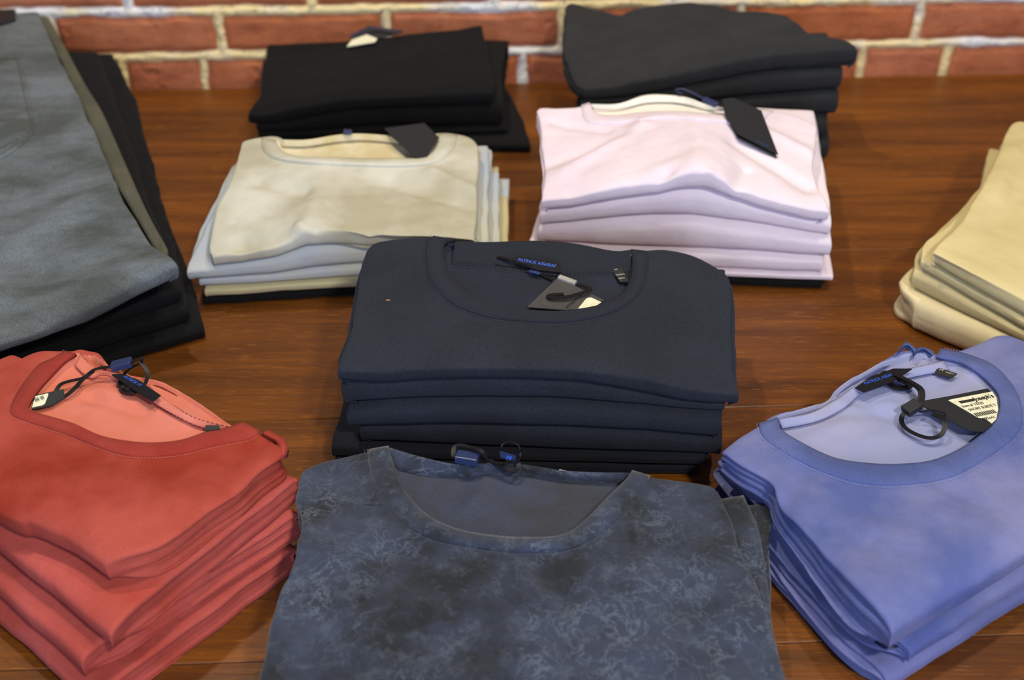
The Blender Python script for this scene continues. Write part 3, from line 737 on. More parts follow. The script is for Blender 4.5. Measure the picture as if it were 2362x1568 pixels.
tg = sf.card('hang_tag', [(1287, 641), (1394, 694), (1340, 713), (1300, 715), (1216, 709)], M['card_grey'], root, lift=[.004, .0035, .002, .002, .0025], thick=.0009)
sk = sf.card('price_sticker', [(1352, 690), (1358, 688), (1364, 688), (1387, 699), (1378, 705), (1350, 712), (1333, 714)], M['sticker'], tg, lift=.0038, thick=.0003)
lettering(sf, 'STRETCH', (1309, 713), (1345, 682), .0022, M['ink'], tg, on=tg)
flatten_on(sk, tg, .0006)
sf.ribbon('ribbon', [(1277, 620, .003), (1225, 612, .005), (1180, 600, .006), (1150, 593, .005), (1142, 598, .003), (1148, 610, .002), (1190, 616, .002), (1240, 630, .002), (1275, 645, .002)], .0028, M['ribbon'], root)
sf.ribbon('ribbon', [(1330, 655, .004), (1356, 663, .006), (1357, 670, .007), (1310, 684, .006), (1270, 686, .0055), (1268, 681, .005), (1300, 678, .005)], .0034, M['ribbon'], root)
sf.box('clip', (1308, 646), (1330, 654), (.0145, .0046, .003), M['silver'], root, lift=.0045)
ct = sf.box('size_tab', (1233, 628), (1250, 632), (.009, .0035, .0018), M['clip'], root, lift=.004)
lettering(sf, 'XL', (1230, 628), (1238, 630), .0016, M['blue_ink'], ct, lift=.0052)
fl = sf.box('lint_speck', (895, 692), (900, 692), (.0032, .0006, .0005), M['brass'], root, lift=.0006, bev=.0001)
fl.name = 'lint'; fl.parent = None; fl.location = root.location; tag(fl, 'tiny yellow thread speck on the left chest of the navy T-shirt', 'lint')

# ================================================================== acid wash stack (front centre)
st = Stack((540, 1800, .03), (1862, 1800, .03), (1672, 1135, .03), 21)
st.level([.018, .018], front=[(0, .018), (1, .018)])
st.level([.034, .036], front=[(0, .036), (1, .036)])
st.level([.056, .058, .056], front=[(0, .052), (.3, .060), (.7, .060), (1, .052)], n=.0016)
G = 'acid-wash shirts at the front'
K = 3
for (p, q, a, w) in [((760, 1090), (900, 1330), -.0035, .014), ((720, 1230), (830, 1480), .0030, .016), ((800, 1180), (960, 1400), .0025, .012),
                     ((1000, 1290), (1080, 1500), -.0025, .014), ((1240, 1290), (1300, 1380), -.003, .010), ((1180, 1290), (1230, 1370), .0022, .008), ((1520, 1180), (1650, 1500), -.0025, .02), ((1560, 1250), (1700, 1420), .0022, .014),
                     ((1134, 1080), (1090, 1150), .004, .009), ((1090, 1150), (1230, 1190), .002, .012)]:
    st.ridge(K, p, q, a, w)
simple(st, 1, 't_shirt', M['acid'], 'dark acid-wash T-shirt at the bottom of the front centre stack', 'T-shirt', G,
       FL=('uv', .09, .02), FR=('uv', .93, .02), BR=('uv', .93, .93), BL=('uv', .10, .93), seed=25)
simple(st, 2, 't_shirt', M['acid'], 'dark acid-wash T-shirt under the top one, its sleeve edge peeking out at the right', 'T-shirt', G,
       FL=('uv', .07, .01), FR=('uv', .99, .02), BR=(1766, 1190), BL=('uv', .08, .95), right=[(1788, 1480), (1776, 1300)], back=[(1700, 1160), (1740, 1160)], seed=26, layers=3)
inner = [(897, 1027), (907, 1065), (934, 1130), (983, 1184), (1048, 1217), (1129, 1233), (1210, 1238), (1292, 1233), (1346, 1200), (1400, 1146), (1449, 1098), (1456, 1083)]
outer = [(846, 1036), (856, 1098), (885, 1157), (928, 1206), (993, 1241), (1075, 1260), (1183, 1274), (1292, 1271), (1362, 1244), (1427, 1195), (1481, 1130), (1500, 1096)]
bkc = [(1456, 1083), (1432, 1093), (1373, 1090), (1292, 1085), (1199, 1072), (1048, 1071), (966, 1052), (897, 1030)]
H_ = hole_poly(st, K, inner, bkc)
root = shirt_root('t_shirt', 'blue-grey acid-wash T-shirt lying on top at the front centre, crinkled pale veins and open neck', (0, .5, .036), G)
garment(st, K, 'body', [M['acid'], M['acid_in']], ('uv', .0, -.02), ('uv', 1.0, -.02), (1660, 1128), (690, 1125),
        right=[(1812, 1568), (1741, 1347), (1698, 1244), (1676, 1163)], left=[(593, 1568), (647, 1374), (668, 1320), (690, 1233), (686, 1160)],
        back=[(706, 1081), (750, 1060), (798, 1049), (842, 1038), (897, 1025), (966, 1051), (1048, 1070), (1199, 1070), (1292, 1084), (1373, 1089), (1432, 1092), (1454, 1081), (1481, 1095), (1535, 1100), (1633, 1114)],
        nu=200, nv=190, layers=2, rf=.02, seed=27, parent=root, hole=H_, hole_depth=.007, wob=.0022)
sf = Surf(st, K, H_, .007)
collar(sf, root, inner, outer, M['acid'], M['thread_grey'], h=.0028)
sf.patch('neckband', [(912, 1075), (970, 1088), (1037, 1094), (1080, 1089), (1134, 1078), (1237, 1082), (1373, 1098), (1449, 1108)], [(899, 1032), (966, 1052), (1048, 1070), (1100, 1069), (1199, 1070), (1292, 1084), (1373, 1089), (1452, 1090)], M['acid'], root, nu=50, nv=7, thick=.009, fn=lambda a, t: -.005 + .0065 * t)
sl = sf.card('size_label', [(1395, 1091), (1424, 1096), (1428, 1104), (1397, 1100)], M['ink'], root, lift=.004)
cb = sf.box('clip', (1078, 1056), (1103, 1060), (.0155, .0085, .0055), M['clip'], root, lift=.011)
sf.ribbon('ribbon', [(1100, 1056, .010), (1134, 1064, .010), (1165, 1080, .009), (1186, 1087, .009), (1196, 1072, .010), (1186, 1058, .011), (1160, 1068, .010), (1128, 1062, .011), (1110, 1040, .012), (1080, 1030, .012), (1052, 1028, .011), (1046, 1050, .010), (1058, 1060, .009)], .003, M['ribbon'], root, n=90)
sf.ribbon('ribbon', [(1154, 1046, .011), (1157, 1028, .014, 1.2), (1177, 1020, .016, 1.5), (1197, 1030, .015, 1.2), (1199, 1052, .012), (1190, 1075, .009)], .0016, M['ribbon'], root)
mt = sf.card('size_tab', [(1154, 1040), (1190, 1051), (1189, 1065), (1153, 1054)], M['clip'], root, lift=[.014, .014, .010, .010])
lettering(sf, 'M', (1166, 1056), (1176, 1059), .0028, M['blue_ink'], mt, on=mt, bold=True)
sf.card('price_sticker', [(1290, 1082), (1308, 1086), (1306, 1090), (1291, 1087)], M['sticker'], root, lift=.006)
sf.patch('sleeve', [(1664, 1150), (1690, 1240), (1740, 1370), (1782, 1500)], [(1715, 1142), (1752, 1230), (1772, 1360), (1784, 1500)], M['acid'], root, nu=36, nv=7, lift=-.009, thick=.005, bulge=.0012)

# ================================================================== red stack (left front)
st = Stack((-300, 1170), (226, 1645), (686, 1292), 31)
st.level([.020, .020], front=[(0, .022), (1, .020)])
st.level([.044, .042], front=[(0, .044), (1, .042)])
st.level([.064, .062], front=[(0, .070), (1, .064)])
st.level([.088, .084], front=[(0, .094), (1, .086)], n=.0012)
G = 'red shirts in the left stack'
simple(st, 1, 't_shirt', M['red_low'], 'faded red folded T-shirt at the bottom of the red stack on the table', 'T-shirt', G,
       FL=('uv', 0, 0), FR=(224, 1652, .003), BR=(690, 1295, .006), BL=('uv', .0, 1), seed=35, layers=2, jit=.004, groove=.0035, rf=.014)
simple(st, 2, 't_shirt', M['red_low'], 'faded red folded T-shirt second from the bottom of the red stack', 'T-shirt', G,
       FL=('uv', -.02, .03), FR=(200, 1560, .024), BR=(694, 1210, .03), BL=('uv', .0, .9), seed=36, layers=3, jit=.004, groove=.0035, rf=.016)
simple(st, 3, 't_shirt', M['red_low'], 'faded red folded T-shirt directly below the top shirt of the red stack', 'T-shirt', G,
       FL=('uv', -.02, .10), FR=(261, 1498, .046), BR=(688, 1115, .056), BL=('uv', .02, .8), seed=37, layers=2, jit=.004, groove=.0035, rf=.018)
K = 4
for (p, q, a, w) in [((220, 880), (420, 960), .0025, .006), ((200, 900), (330, 930), -.002, .006), ((60, 980), (250, 1060), -.0015, .008), ((100, 1100), (420, 1150), .002, .02), ((600, 1030), (480, 1090), -.0015, .008)]:
    st.ridge(K, p, q, a, w)
inner = [(176, 816), (150, 832), (124, 858), (91, 894), (68, 930), (70, 945), (88, 952), (167, 975), (230, 1003), (294, 1016), (357, 1020), (421, 1013), (472, 996), (520, 986), (560, 972)]
outer = [(150, 808), (120, 826), (85, 845), (40, 905), (24, 940), (28, 958), (65, 973), (151, 1001), (226, 1031), (302, 1051), (402, 1049), (503, 1026), (560, 1016), (590, 1004), (600, 994)]
bkc = [(560, 972), (533, 968), (482, 936), (432, 903), (377, 875), (312, 855), (252, 846), (225, 822), (182, 820)]
st.ridge(K, (240, 800), (262, 850), .003, .006); st.ridge(K, (200, 810), (215, 900), -.002, .008)
st.ridge(K, (330, 1060), (480, 1110), -.0012, .012); st.ridge(K, (20, 1000), (180, 1250), .0015, .02)
H_ = hole_poly(st, K, inner, bkc)
root = shirt_root('t_shirt', 'brick-red T-shirt on top of the red stack, salmon neck with ribbon and navy clip', (-.25, .56, .064), G)
garment(st, K, 'body', [M['red'], M['red_in']], (-330, 1010, .078), (251, 1332, .071), (655, 1030), (20, 846),
        right=[(352, 1262), (427, 1218), (503, 1163), (558, 1125), (603, 1080), (648, 1050)], front=[(0, 1196, .077), (75, 1226, .075), (151, 1264, .073)],
        left=[(-200, 930), (-60, 880)],
        back=[(50, 828), (100, 805), (166, 805), (190, 801), (221, 808), (251, 838), (312, 855), (377, 875), (432, 903), (482, 936), (533, 968), (578, 973), (608, 1001), (633, 1017)],
        nu=190, nv=170, layers=4, rf=.022, seed=38, parent=root, hole=H_, hole_depth=.006, jit=.003, groove=.0035)
sf = Surf(st, K, H_, .006)
collar(sf, root, inner, outer, M['red_rib'], M['thread_pale'], h=.0014)
sf.patch('neckband', [(172, 841), (192, 861), (213, 871), (228, 864), (258, 868), (320, 905), (378, 942), (446, 978), (500, 990)],
         [(185, 815), (205, 838), (231, 853), (261, 857), (300, 872), (370, 914), (446, 960), (500, 976), (540, 982)], M['red_in'], root, nu=46, nv=5, thick=.001, fn=lambda a, t: -.0042 + .003 * t)
sf.stitches('seam_stitching', [(185, 815), (205, 838), (231, 853), (261, 857), (300, 872), (370, 914), (446, 962), (533, 985)], M['thread_dark'], root, lift=-.0005)
sf.stitches('seam_stitching', [(172, 841), (192, 861), (213, 871), (228, 864), (258, 868), (320, 908), (378, 944), (446, 979), (478, 986)], M['thread_dark'], root, lift=-.0035)
lb = sf.card('neck_label', [(258, 866), (285, 862), (325, 880), (371, 914), (352, 925), (300, 893)], M['label'], root, lift=.0015, flat=True)
lettering(sf, 'PATRICK AS', (284, 872), (322, 893), .0028, M['blue_ink'], lb, on=lb)
sf.card('size_label', [(474, 981), (507, 982), (508, 990), (472, 994)], M['ink'], root, lift=.0015, flat=True)
sf.box('clip', (281, 840), (301, 835), (.0145, .0075, .005), M['clip'], root, lift=.012)
sf.ribbon('ribbon', [(262, 846, .011), (235, 848, .010), (215, 854, .009), (192, 871, .006), (160, 879, .006), (138, 888, .005), (126, 910, .003)], .003, M['ribbon'], root)
sf.ribbon('ribbon', [(215, 856, .008), (192, 874, .006), (175, 892, .005), (160, 906, .004), (148, 915, .003)], .003, M['ribbon'], root)
sf.ribbon('ribbon', [(300, 838, .012), (320, 828, .014), (332, 826, .014), (322, 838, .012), (300, 850, .010), (284, 866, .006), (276, 888, .004), (290, 898, .005), (318, 896, .006), (335, 884, .008), (340, 860, .012), (330, 842, .014), (322, 832, .014)], .0026, M['ribbon'], root, n=90)
sf.ribbon('ribbon', [(280, 884, .004), (298, 876, .007), (322, 884, .007), (326, 898, .006), (306, 904, .005), (284, 898, .004), (296, 884, .007), (316, 890, .008)], .004, M['ribbon'], root, n=60)
tg = sf.card('hang_tag', [(80, 912), (147, 899), (150, 914), (120, 935), (92, 945), (72, 942)], M['card'], root, lift=[.003, .004, .004, .003, .002, .002])
sk = sf.card('price_sticker', [(82, 916), (110, 909), (112, 911), (104, 932), (98, 937), (74, 941)], M['sticker'], tg, lift=.0042, thick=.0003)
flatten_on(sk, tg, .0007)
lettering(sf, 'IIII III', (83, 928), (103, 921), .0035, M['ink'], sk, on=sk, name='barcode')
# rolled sleeve hem at the right shoulder
sf.patch('sleeve', [(600, 1002), (632, 1018), (640, 1032), (640, 1052)], [(618, 990), (655, 1012), (664, 1028), (662, 1044)], M['red_low'], root, nu=16, nv=7, lift=-.004, thick=.004, bulge=.003)

# ================================================================== blue stack (right front)
st = Stack((2044, 1603), (2600, 1246), (2240, 960), 41)
st.level([.016, .016], front=[(0, .018), (1, .018)])
st.level([.040, .040], front=[(0, .034), (1, .044)])
st.level([.060, .058], front=[(0, .064), (1, .064)], n=.0012)
G = 'blue shirts in the right stack'
simple(st, 1, 't_shirt', M['blue_low'], 'lilac-grey folded T-shirt at the bottom of the right stack on the wood', 'T-shirt', G,
       FL=(2042, 1600, .004), FR=('uv', 1, 0), BR=('uv', 1.0, 1.05), BL=(1662, 1130, .008), left=[(1900, 1455, .008), (1787, 1320, .008)], seed=45, layers=4, jit=.006, rf=.012)
simple(st, 2, 't_shirt', M['blue'], 'periwinkle folded T-shirt in the middle of the right stack', 'T-shirt', G,
       FL=(2093, 1536, .019), FR=('uv', 1, 0), BR=('uv', 1.0, 1.05), BL=(1660, 1072, .03), left=[(1960, 1420, .026), (1800, 1225, .03)], seed=46, layers=4, jit=.006, rf=.014, groove=.006)
K = 3
for (p, q, a, w) in [((1830, 1010), (1960, 960), .002, .008), ((1900, 1040), (2120, 1010), -.0015, .010), ((1950, 930), (2060, 920), .0022, .006), ((2180, 1200), (2000, 1400), .0015, .03), ((1850, 1090), (1800, 1170), -.002, .008)]:
    st.ridge(K, p, q, a, w)
inner = [(1795, 962), (1800, 987), (1846, 1018), (1923, 1054), (2001, 1067), (2078, 1069), (2155, 1059), (2233, 1023), (2296, 966), (2305, 915), (2274, 873), (2222, 837), (2160, 822)]
outer = [(1750, 975), (1764, 1012), (1846, 1064), (1923, 1097), (2001, 1116), (2104, 1116), (2207, 1095), (2310, 1033), (2356, 982), (2350, 915), (2300, 848), (2233, 817), (2170, 803)]
bkc = [(2160, 822), (2119, 812), (2083, 822), (2042, 832), (1975, 860), (1929, 891), (1898, 921), (1795, 956)]
st.ridge(K, (1780, 1160), (2000, 1250), -.0022, .010); st.ridge(K, (1850, 1190), (2080, 1240), .0016, .014)
st.ridge(K, (2170, 1110), (2300, 1180), -.0018, .010)
st.ridge(K, (2010, 920), (2080, 950), -.0025, .008); st.ridge(K, (2100, 870), (2140, 940), .002, .008); st.ridge(K, (2240, 850), (2200, 890), .003, .008)
H_ = hole_poly(st, K, inner, bkc)
root = shirt_root('t_shirt', 'periwinkle blue T-shirt on top of the right stack, neck open with a black price tag', (.3, .62, .044), G)
garment(st, K, 'body', [M['blue'], M['blue_in']], (2050, 1496, .043), ('uv', 1.0, -.01), (2480, 830), (1665, 1036),
        left=[(1949, 1384, .046), (1856, 1275, .046), (1792, 1190, .047), (1770, 1142, .048), (1707, 1098, .05)],
        back=[(1743, 982), (1789, 952), (1898, 919), (1929, 888), (1975, 857), (2042, 826), (2083, 806), (2119, 806), (2155, 812), (2207, 806), (2258, 789), (2310, 770), (2362, 783)],
        nu=190, nv=170, layers=3, rf=.020, seed=48, parent=root, hole=H_, hole_depth=.006)
sf = Surf(st, K, H_, .006)
collar(sf, root, inner, outer, M['blue_rib'], M['thread_blue'], h=.0014, nu=90)
sf.patch('neckband', [(1805, 987), (1887, 969), (1949, 938), (1990, 904), (2052, 881), (2130, 863), (2191, 853)],
         [(1797, 966), (1872, 951), (1929, 920), (1975, 889), (2032, 863), (2104, 848), (2176, 832)], M['blue_in'], root, nu=46, nv=5, thick=.001, fn=lambda a, t: -.0042 + .0034 * t)
sf.stitches('seam_stitching', [(1797, 966), (1872, 951), (1929, 920), (1975, 889), (2032, 863), (2104, 848), (2176, 832)], M['thread_dark'], root, lift=-.0001)
sf.stitches('seam_stitching', [(1805, 987), (1887, 969), (1949, 938), (1990, 904), (2052, 881), (2130, 863), (2191, 853)], M['thread_dark'], root, lift=-.0036)
lb = sf.card('neck_label', [(1972, 894), (2010, 868), (2060, 852), (2104, 850), (2060, 880), (1992, 905)], M['label'], root, lift=.0022, flat=True)
lettering(sf, 'PATRICK ASSAR', (1997, 889), (2062, 867), .003, M['blue_ink'], lb, on=lb)
sl = sf.card('size_label', [(2162, 848), (2208, 862), (2196, 872), (2156, 861)], M['ink'], root, lift=.0035)
lettering(sf, 'M', (2166, 856), (2174, 858), .0026, M['white_ink'], sl, on=sl)
lettering(sf, 'MADE IN', (2180, 861), (2200, 866), .0013, M['white_ink'], sl, on=sl)
tg = sf.card('hang_tag', [(2112, 926), (2200, 910), (2278, 897), (2296, 920), (2302, 950), (2290, 975), (2268, 992), (2228, 1000), (2160, 955)], M['card'], root, lift=[.011, .009, .006, .005, .004, .004, .005, .007, .009])
sk = sf.card('price_sticker', [(2187, 923), (2196, 921), (2288, 905), (2297, 922), (2302, 945), (2298, 962), (2288, 973), (2272, 977), (2254, 972)], M['sticker'], tg, lift=.0075, thick=.0003)
c, nrm, Pn = o_info[tg.name]
flatten_on(sk, tg, .0008)
lettering(sf, "Joseph's", (2249, 925), (2294, 916), .0042, M['ink'], sk, on=sk, lift=.0001, bold=True)
sf.card('x', [(2210, 926), (2248, 919), (2248, 925), (2217, 931)], M['ink'], sk, lift=.008, thick=.0002).name = 'logo_bar'
flatten_on(bpy.data.objects['logo_bar'], sk, .0002)
lettering(sf, 'Item # 13335', (2222, 940), (2270, 931), .0026, M['ink'], sk, on=sk, lift=.0001)
lettering(sf, 'SHORT SLEEVE T', (2238, 948), (2299, 936), .0026, M['ink'], sk, on=sk, lift=.0001)
lettering(sf, 'P95641', (2270, 969), (2296, 964), .0024, M['ink'], sk, on=sk, lift=.0001)
lettering(sf, 'IIIIIIIIIII', (2254, 961), (2299, 952), .004, M['ink'], sk, on=sk, lift=.0001, name='barcode', bold=True)
sf.ribbon('ribbon', [(2048, 880, .003), (2034, 868, .005), (2042, 858, .008), (2075, 868, .010), (2108, 884, .011), (2126, 898, .010), (2128, 918, .009), (2122, 930, .009)], .0034, M['ribbon'], root)
sf.ribbon('ribbon', [(2052, 888, .004), (2036, 874, .006), (2050, 864, .008), (2082, 876, .009), (2112, 892, .010), (2122, 908, .009), (2116, 930, .008)], .0026, M['ribbon'], root)
sf.ribbon('ribbon', [(2040, 872, .003), (2060, 890, .003), (2084, 895, .003), (2098, 888, .004), (2070, 872, .005)], .005, M['ribbon'], root)
sf.box('clip', (2103, 940), (2126, 926), (.012, .009, .005), M['card'], root, lift=.009)
sf.ribbon('ribbon', [(2092, 946, .008), (2080, 962, .006), (2084, 982, .005), (2110, 1000, .005), (2145, 1010, .006), (2170, 1003, .007), (2179, 985, .010), (2176, 968, .012), (2150, 955, .013)], .0034, M['ribbon'], root, n=60)
sf.ribbon('ribbon', [(2120, 950, .010), (2150, 946, .0125), (2176, 952, .0125), (2182, 958, .011)], .0012, M['ribbon'], root)
sf.patch('sleeve', [(2060, 822), (2076, 806), (2090, 796), (2106, 812)], [(2078, 800), (2090, 788), (2104, 796), (2116, 806)], M['blue_rib'], root, nu=16, nv=6, lift=.0, thick=.003, bulge=.003)
sf.patch('sleeve', [(2106, 826), (2112, 812), (2128, 806), (2146, 818)], [(2112, 806), (2122, 800), (2140, 803), (2156, 812)], M['blue_rib'], root, nu=16, nv=6, lift=.0, thick=.003, bulge=.003)

# ================================================================== stone grey stack (middle left)
st = Stack((470, 706), (1110, 668), (1100, 440), 51)
st.level([.012, .012], front=[(0, .008), (1, .008)])
st.level([.026, .026], crease=[(475, 672), (600, 664), (690, 662), (820, 655), (1100, 636)])
st.level([.042, .042], crease=[(456, 647), (525, 645), (603, 636), (712, 622), (829, 612), (1100, 600)])
st.level([.058, .056], crease=[(491, 612), (560, 603), (640, 590), (690, 572), (720, 565), (760, 562), (864, 563), (1094, 556)])
st.level([.082, .078, .078], crease=[(491, 612), (560, 600), (640, 580), (690, 562), (720, 548), (760, 558), (864, 565), (1094, 554)], add=.016, n=.0014)
G = 'stone grey shirts in the middle left stack'
simple(st, 1, 't_shirt', M['black'], 'black folded T-shirt at the very bottom of the stone grey stack', 'T-shirt', G,
       FL=('uv', 0, 0), FR=('uv', .97, 0), BR=('uv', 1.0, .95), BL=('uv', .05, .95), seed=55, layers=2)
simple(st, 2, 't_shirt', M['grey_beige'], 'thin beige folded T-shirt second from the bottom of the stone grey stack', 'T-shirt', G,
       FL=('uv', .01, -.01), FR=('uv', 1.1, 0), BR=('uv', 1.12, .7), BL=('uv', .02, .95), seed=56, layers=2, jit=.006)
simple(st, 3, 't_shirt', M['grey_low'], 'folded T-shirt coloured with bluish shade in the middle of the stone grey stack', 'T-shirt', G,
       FL=('uv', .0, 0), FR=('uv', 1.07, 0), BR=('uv', 1.09, .8), BL=('uv', .02, .95), seed=57, layers=2, jit=.006)
simple(st, 4, 't_shirt', M['grey_low'], 'shade-tinted folded T-shirt directly under the top one of the stone grey stack', 'T-shirt', G,
       FL=('uv', -.035, -.02), FR=('uv', 1.03, 0), BR=('uv', 1.05, .95), BL=('uv', .05, .9), seed=58, layers=3, jit=.006)
K = 5
for (p, q, a, w) in [((600, 420), (700, 440), -.0025, .012), ((900, 420), (1080, 470), -.003, .014), ((1000, 400), (1090, 440), .003, .012), ((560, 560), (720, 520), -.004, .012), ((690, 530), (740, 560), .004, .008), ((800, 545), (850, 540), -.002, .008)]:
    st.ridge(K, p, q, a * 1.5, w * 0.8)
inner = [(636, 324), (643, 339), (664, 354), (708, 361), (777, 363), (842, 365), (929, 365), (975, 362), (1002, 344), (1013, 307)]
outer = [(604, 316), (603, 339), (621, 361), (664, 374), (734, 380), (842, 385), (950, 385), (1011, 374), (1046, 344), (1056, 310)]
bkc = [(1013, 307), (960, 318), (903, 314), (833, 309), (777, 313), (708, 323), (660, 325), (636, 318)]
H_ = hole_poly(st, K, inner, bkc)
root = shirt_root('t_shirt', 'off-white stone coloured T-shirt on top of the middle left stack, black tag in its neck', (-.15, .98, .055), G)
garment(st, K, 'body', [M['grey'], M['cream_in']], ('uv', .065, -.03), ('uv', .975, -.03), (1102, 335), (558, 335),
        right=[(1096, 552), (1099, 474), (1102, 400)], left=[(484, 560), (504, 474), (534, 409)],
        back=[(565, 322), (603, 313), (638, 311), (665, 322), (708, 322), (777, 311), (833, 307), (903, 313), (960, 318), (1011, 303), (1059, 307), (1089, 318)],
        nu=150, nv=120, layers=3, rf=.022, seed=59, parent=root, hole=H_, hole_depth=.006)
sf = Surf(st, K, H_, .006)
collar(sf, root, inner, outer, M['grey'], None, h=.003, nu=50)
sf.patch('neckband', [(650, 336), (708, 336), (777, 326), (833, 322), (903, 327), (960, 334), (1006, 330)], [(648, 322), (708, 322), (777, 311), (833, 308), (903, 313), (960, 319), (1010, 308)], M['cream_in'], root, nu=30, nv=5, thick=.001, fn=lambda a, t: -.004 + .005 * t)
sf.card('hang_tag', [(887, 296), (979, 284), (1013, 318), (985, 361), (957, 363), (905, 317)], M['card'], root, lift=[.008, .008, .005, .003, .003, .006], flat=True)
sf.box('clip', (802, 304), (815, 305), (.008, .006, .003), M['clip'], root, lift=.006)
# stacked sleeve edges peeking out on the right
for lab, kk, du, c0, c1, mm in [('beige sleeve edge', 4, 0, [(1104, 345), (1108, 420), (1100, 552)], [(1124, 352), (1122, 430), (1114, 556)], 'grey'),
                                ('grey sleeve edge', 3, 0, [(1118, 384), (1124, 450), (1114, 556)], [(1150, 384), (1150, 450), (1142, 558)], 'grey_beige'),
                                ('grey sleeve edge', 2, 0, [(1146, 412), (1148, 470), (1140, 560)], [(1175, 412), (1172, 470), (1162, 560)], 'grey_low')]:
    s2 = Surf(st, kk)
    host = [o_ for o_ in bpy.data.objects if o_.get('group') == G and o_.type == 'MESH'][kk - 1]
    s2.patch('sleeve', c0, c1, M[mm], host, nu=24, nv=6, lift=-.003, thick=.008, bulge=.001)

# ================================================================== pale pink stack (middle right)
st = Stack((1218, 645), (1900, 668), (1880, 420), 61)
st.level([.010, .010], front=[(0, .007), (1, .007)])
st.level([.030, .030], crease=[(1218, 625), (1409, 630), (1682, 634), (1796, 638), (1919, 640)], add=.004)
st.lv[-1]['f'] = np.maximum(st.lv[-1]['f'] - .002, .012)
st.level([.050, .050], crease=[(1215, 560), (1409, 574), (1576, 579), (1708, 583), (1897, 592)])
st.level([.070, .068], crease=[(1235, 524), (1312, 519), (1426, 508), (1506, 502), (1598, 504), (1664, 515), (1752, 524), (1840, 537), (1910, 548)])
st.level([.090, .092, .086], crease=[(1242, 484), (1312, 479), (1400, 464), (1488, 450), (1558, 440), (1620, 438), (1699, 458), (1752, 479), (1818, 495), (1875, 510)])
st.level([.108, .116, .104], crease=[(1242, 484), (1312, 477), (1400, 458), (1488, 440), (1558, 427), (1602, 413), (1655, 431), (1699, 458), (1752, 477), (1818, 493), (1875, 508)], add=.016, n=.0016)
G = 'pale pink shirts in the middle right stack'
simple(st, 1, 't_shirt', M['black'], 'black slab painted as the shadow at the very bottom of the pale pink stack', 'T-shirt', G,
       FL=('uv', 0.02, 0), FR=('uv', .99, 0), BR=('uv', .98, .8), BL=('uv', .05, .9), seed=64, layers=1)  # black slab stands in for the dark shadow under the stack
simple(st, 2, 't_shirt', M['lav'], 'pale pink folded T-shirt, lowest pink one of the middle right stack and the widest', 'T-shirt', G,
       FL=('uv', -.005, 0), FR=('uv', 1.025, -.01), BR=('uv', .97, .95), BL=('uv', .0, .95), seed=65, layers=2)
simple(st, 3, 't_shirt', M['lav'], 'pale pink folded T-shirt second from the bottom among the pink ones', 'T-shirt', G,
       FL=('uv', .0, 0), FR=('uv', .985, -.01), BR=('uv', .97, .95), BL=('uv', .01, .75), seed=66, layers=2)
simple(st, 4, 't_shirt', M['lav'], 'pale pink folded T-shirt third from the bottom among the pink ones, sharp right corner', 'T-shirt', G,
       FL=('uv', .03, 0), FR=('uv', 1.0, -.01), BR=('uv', .95, .95), BL=('uv', .02, .75), seed=67, layers=2)
simple(st, 5, 't_shirt', M['lav'], 'pale pink folded T-shirt just beneath the top pink one, arched in the middle', 'T-shirt', G,
       FL=('uv', .035, 0), FR=('uv', .99, .01), BR=('uv', .95, .95), BL=('uv', .03, .85), seed=68, layers=2)
K = 6
for (p, q, a, w) in [((1480, 290), (1300, 400), .003, .012), ((1440, 300), (1260, 380), -.0025, .010), ((1700, 330), (1860, 430), -.003, .012), ((1600, 400), (1680, 440), -.004, .010), ((1640, 390), (1620, 420), .003, .006), ((1500, 420), (1540, 390), -.003, .008), ((1690, 430), (1720, 390), -.003, .008), ((1740, 290), (1860, 350), .0025, .010), ((1280, 280), (1400, 300), -.002, .008)]:
    st.ridge(K, p, q, a * 1.5, w * 0.8)
inner = [(1360, 236), (1375, 260), (1420, 266), (1488, 258), (1576, 257), (1660, 264), (1720, 268), (1758, 250)]
outer = [(1340, 242), (1352, 280), (1410, 288), (1488, 276), (1576, 276), (1660, 284), (1740, 290), (1784, 256)]
bkc = [(1758, 250), (1700, 246), (1620, 240), (1589, 226), (1545, 220), (1488, 220), (1426, 238), (1360, 236)]
H_ = hole_poly(st, K, inner, bkc)
root = shirt_root('t_shirt', 'pale pink T-shirt on top of its stack, black slanted tag hanging over it', (.17, 1.02, .07), G)
garment(st, K, 'body', [M['lav'], M['lav_in']], ('uv', .045, -.02), ('uv', .97, -.02), (1886, 295), (1237, 252),
        right=[(1886, 431), (1877, 374)], left=[(1252, 440), (1257, 396), (1246, 290)],
        back=[(1253, 246), (1312, 246), (1343, 242), (1358, 235), (1378, 242), (1426, 238), (1488, 218), (1545, 218), (1589, 224), (1640, 242), (1700, 248), (1739, 246), (1774, 251), (1840, 266), (1875, 282)],
        nu=150, nv=120, layers=3, rf=.022, seed=69, parent=root, hole=H_, hole_depth=.005)
sf = Surf(st, K, H_, .005)
collar(sf, root, inner, outer, M['lav'], None, h=.002, nu=50)
sf.patch('neckband', [(1370, 250), (1426, 250), (1488, 236), (1545, 234), (1589, 240), (1640, 252), (1740, 258)], [(1362, 240), (1426, 239), (1488, 219), (1545, 219), (1589, 225), (1640, 243), (1745, 250)], M['lav_in'], root, nu=30, nv=5, thick=.001, fn=lambda a, t: -.003 + .004 * t)
sf.card('hang_tag', [(1676, 262), (1752, 262), (1793, 362), (1700, 322)], M['card'], root, lift=[.004, .004, .0025, .003], flat=True)
tg = sf.card('hang_tag', [(1666, 229), (1692, 226), (1755, 257), (1796, 354), (1699, 314), (1674, 262)], M['card'], root, lift=[.010, .010, .008, .005, .005, .008], flat=True)
sf.ribbon('print_line', [(1712, 312, .0068), (1773, 337, .0062)], .0006, M['blue_foil'], tg, n=4, flat=True)
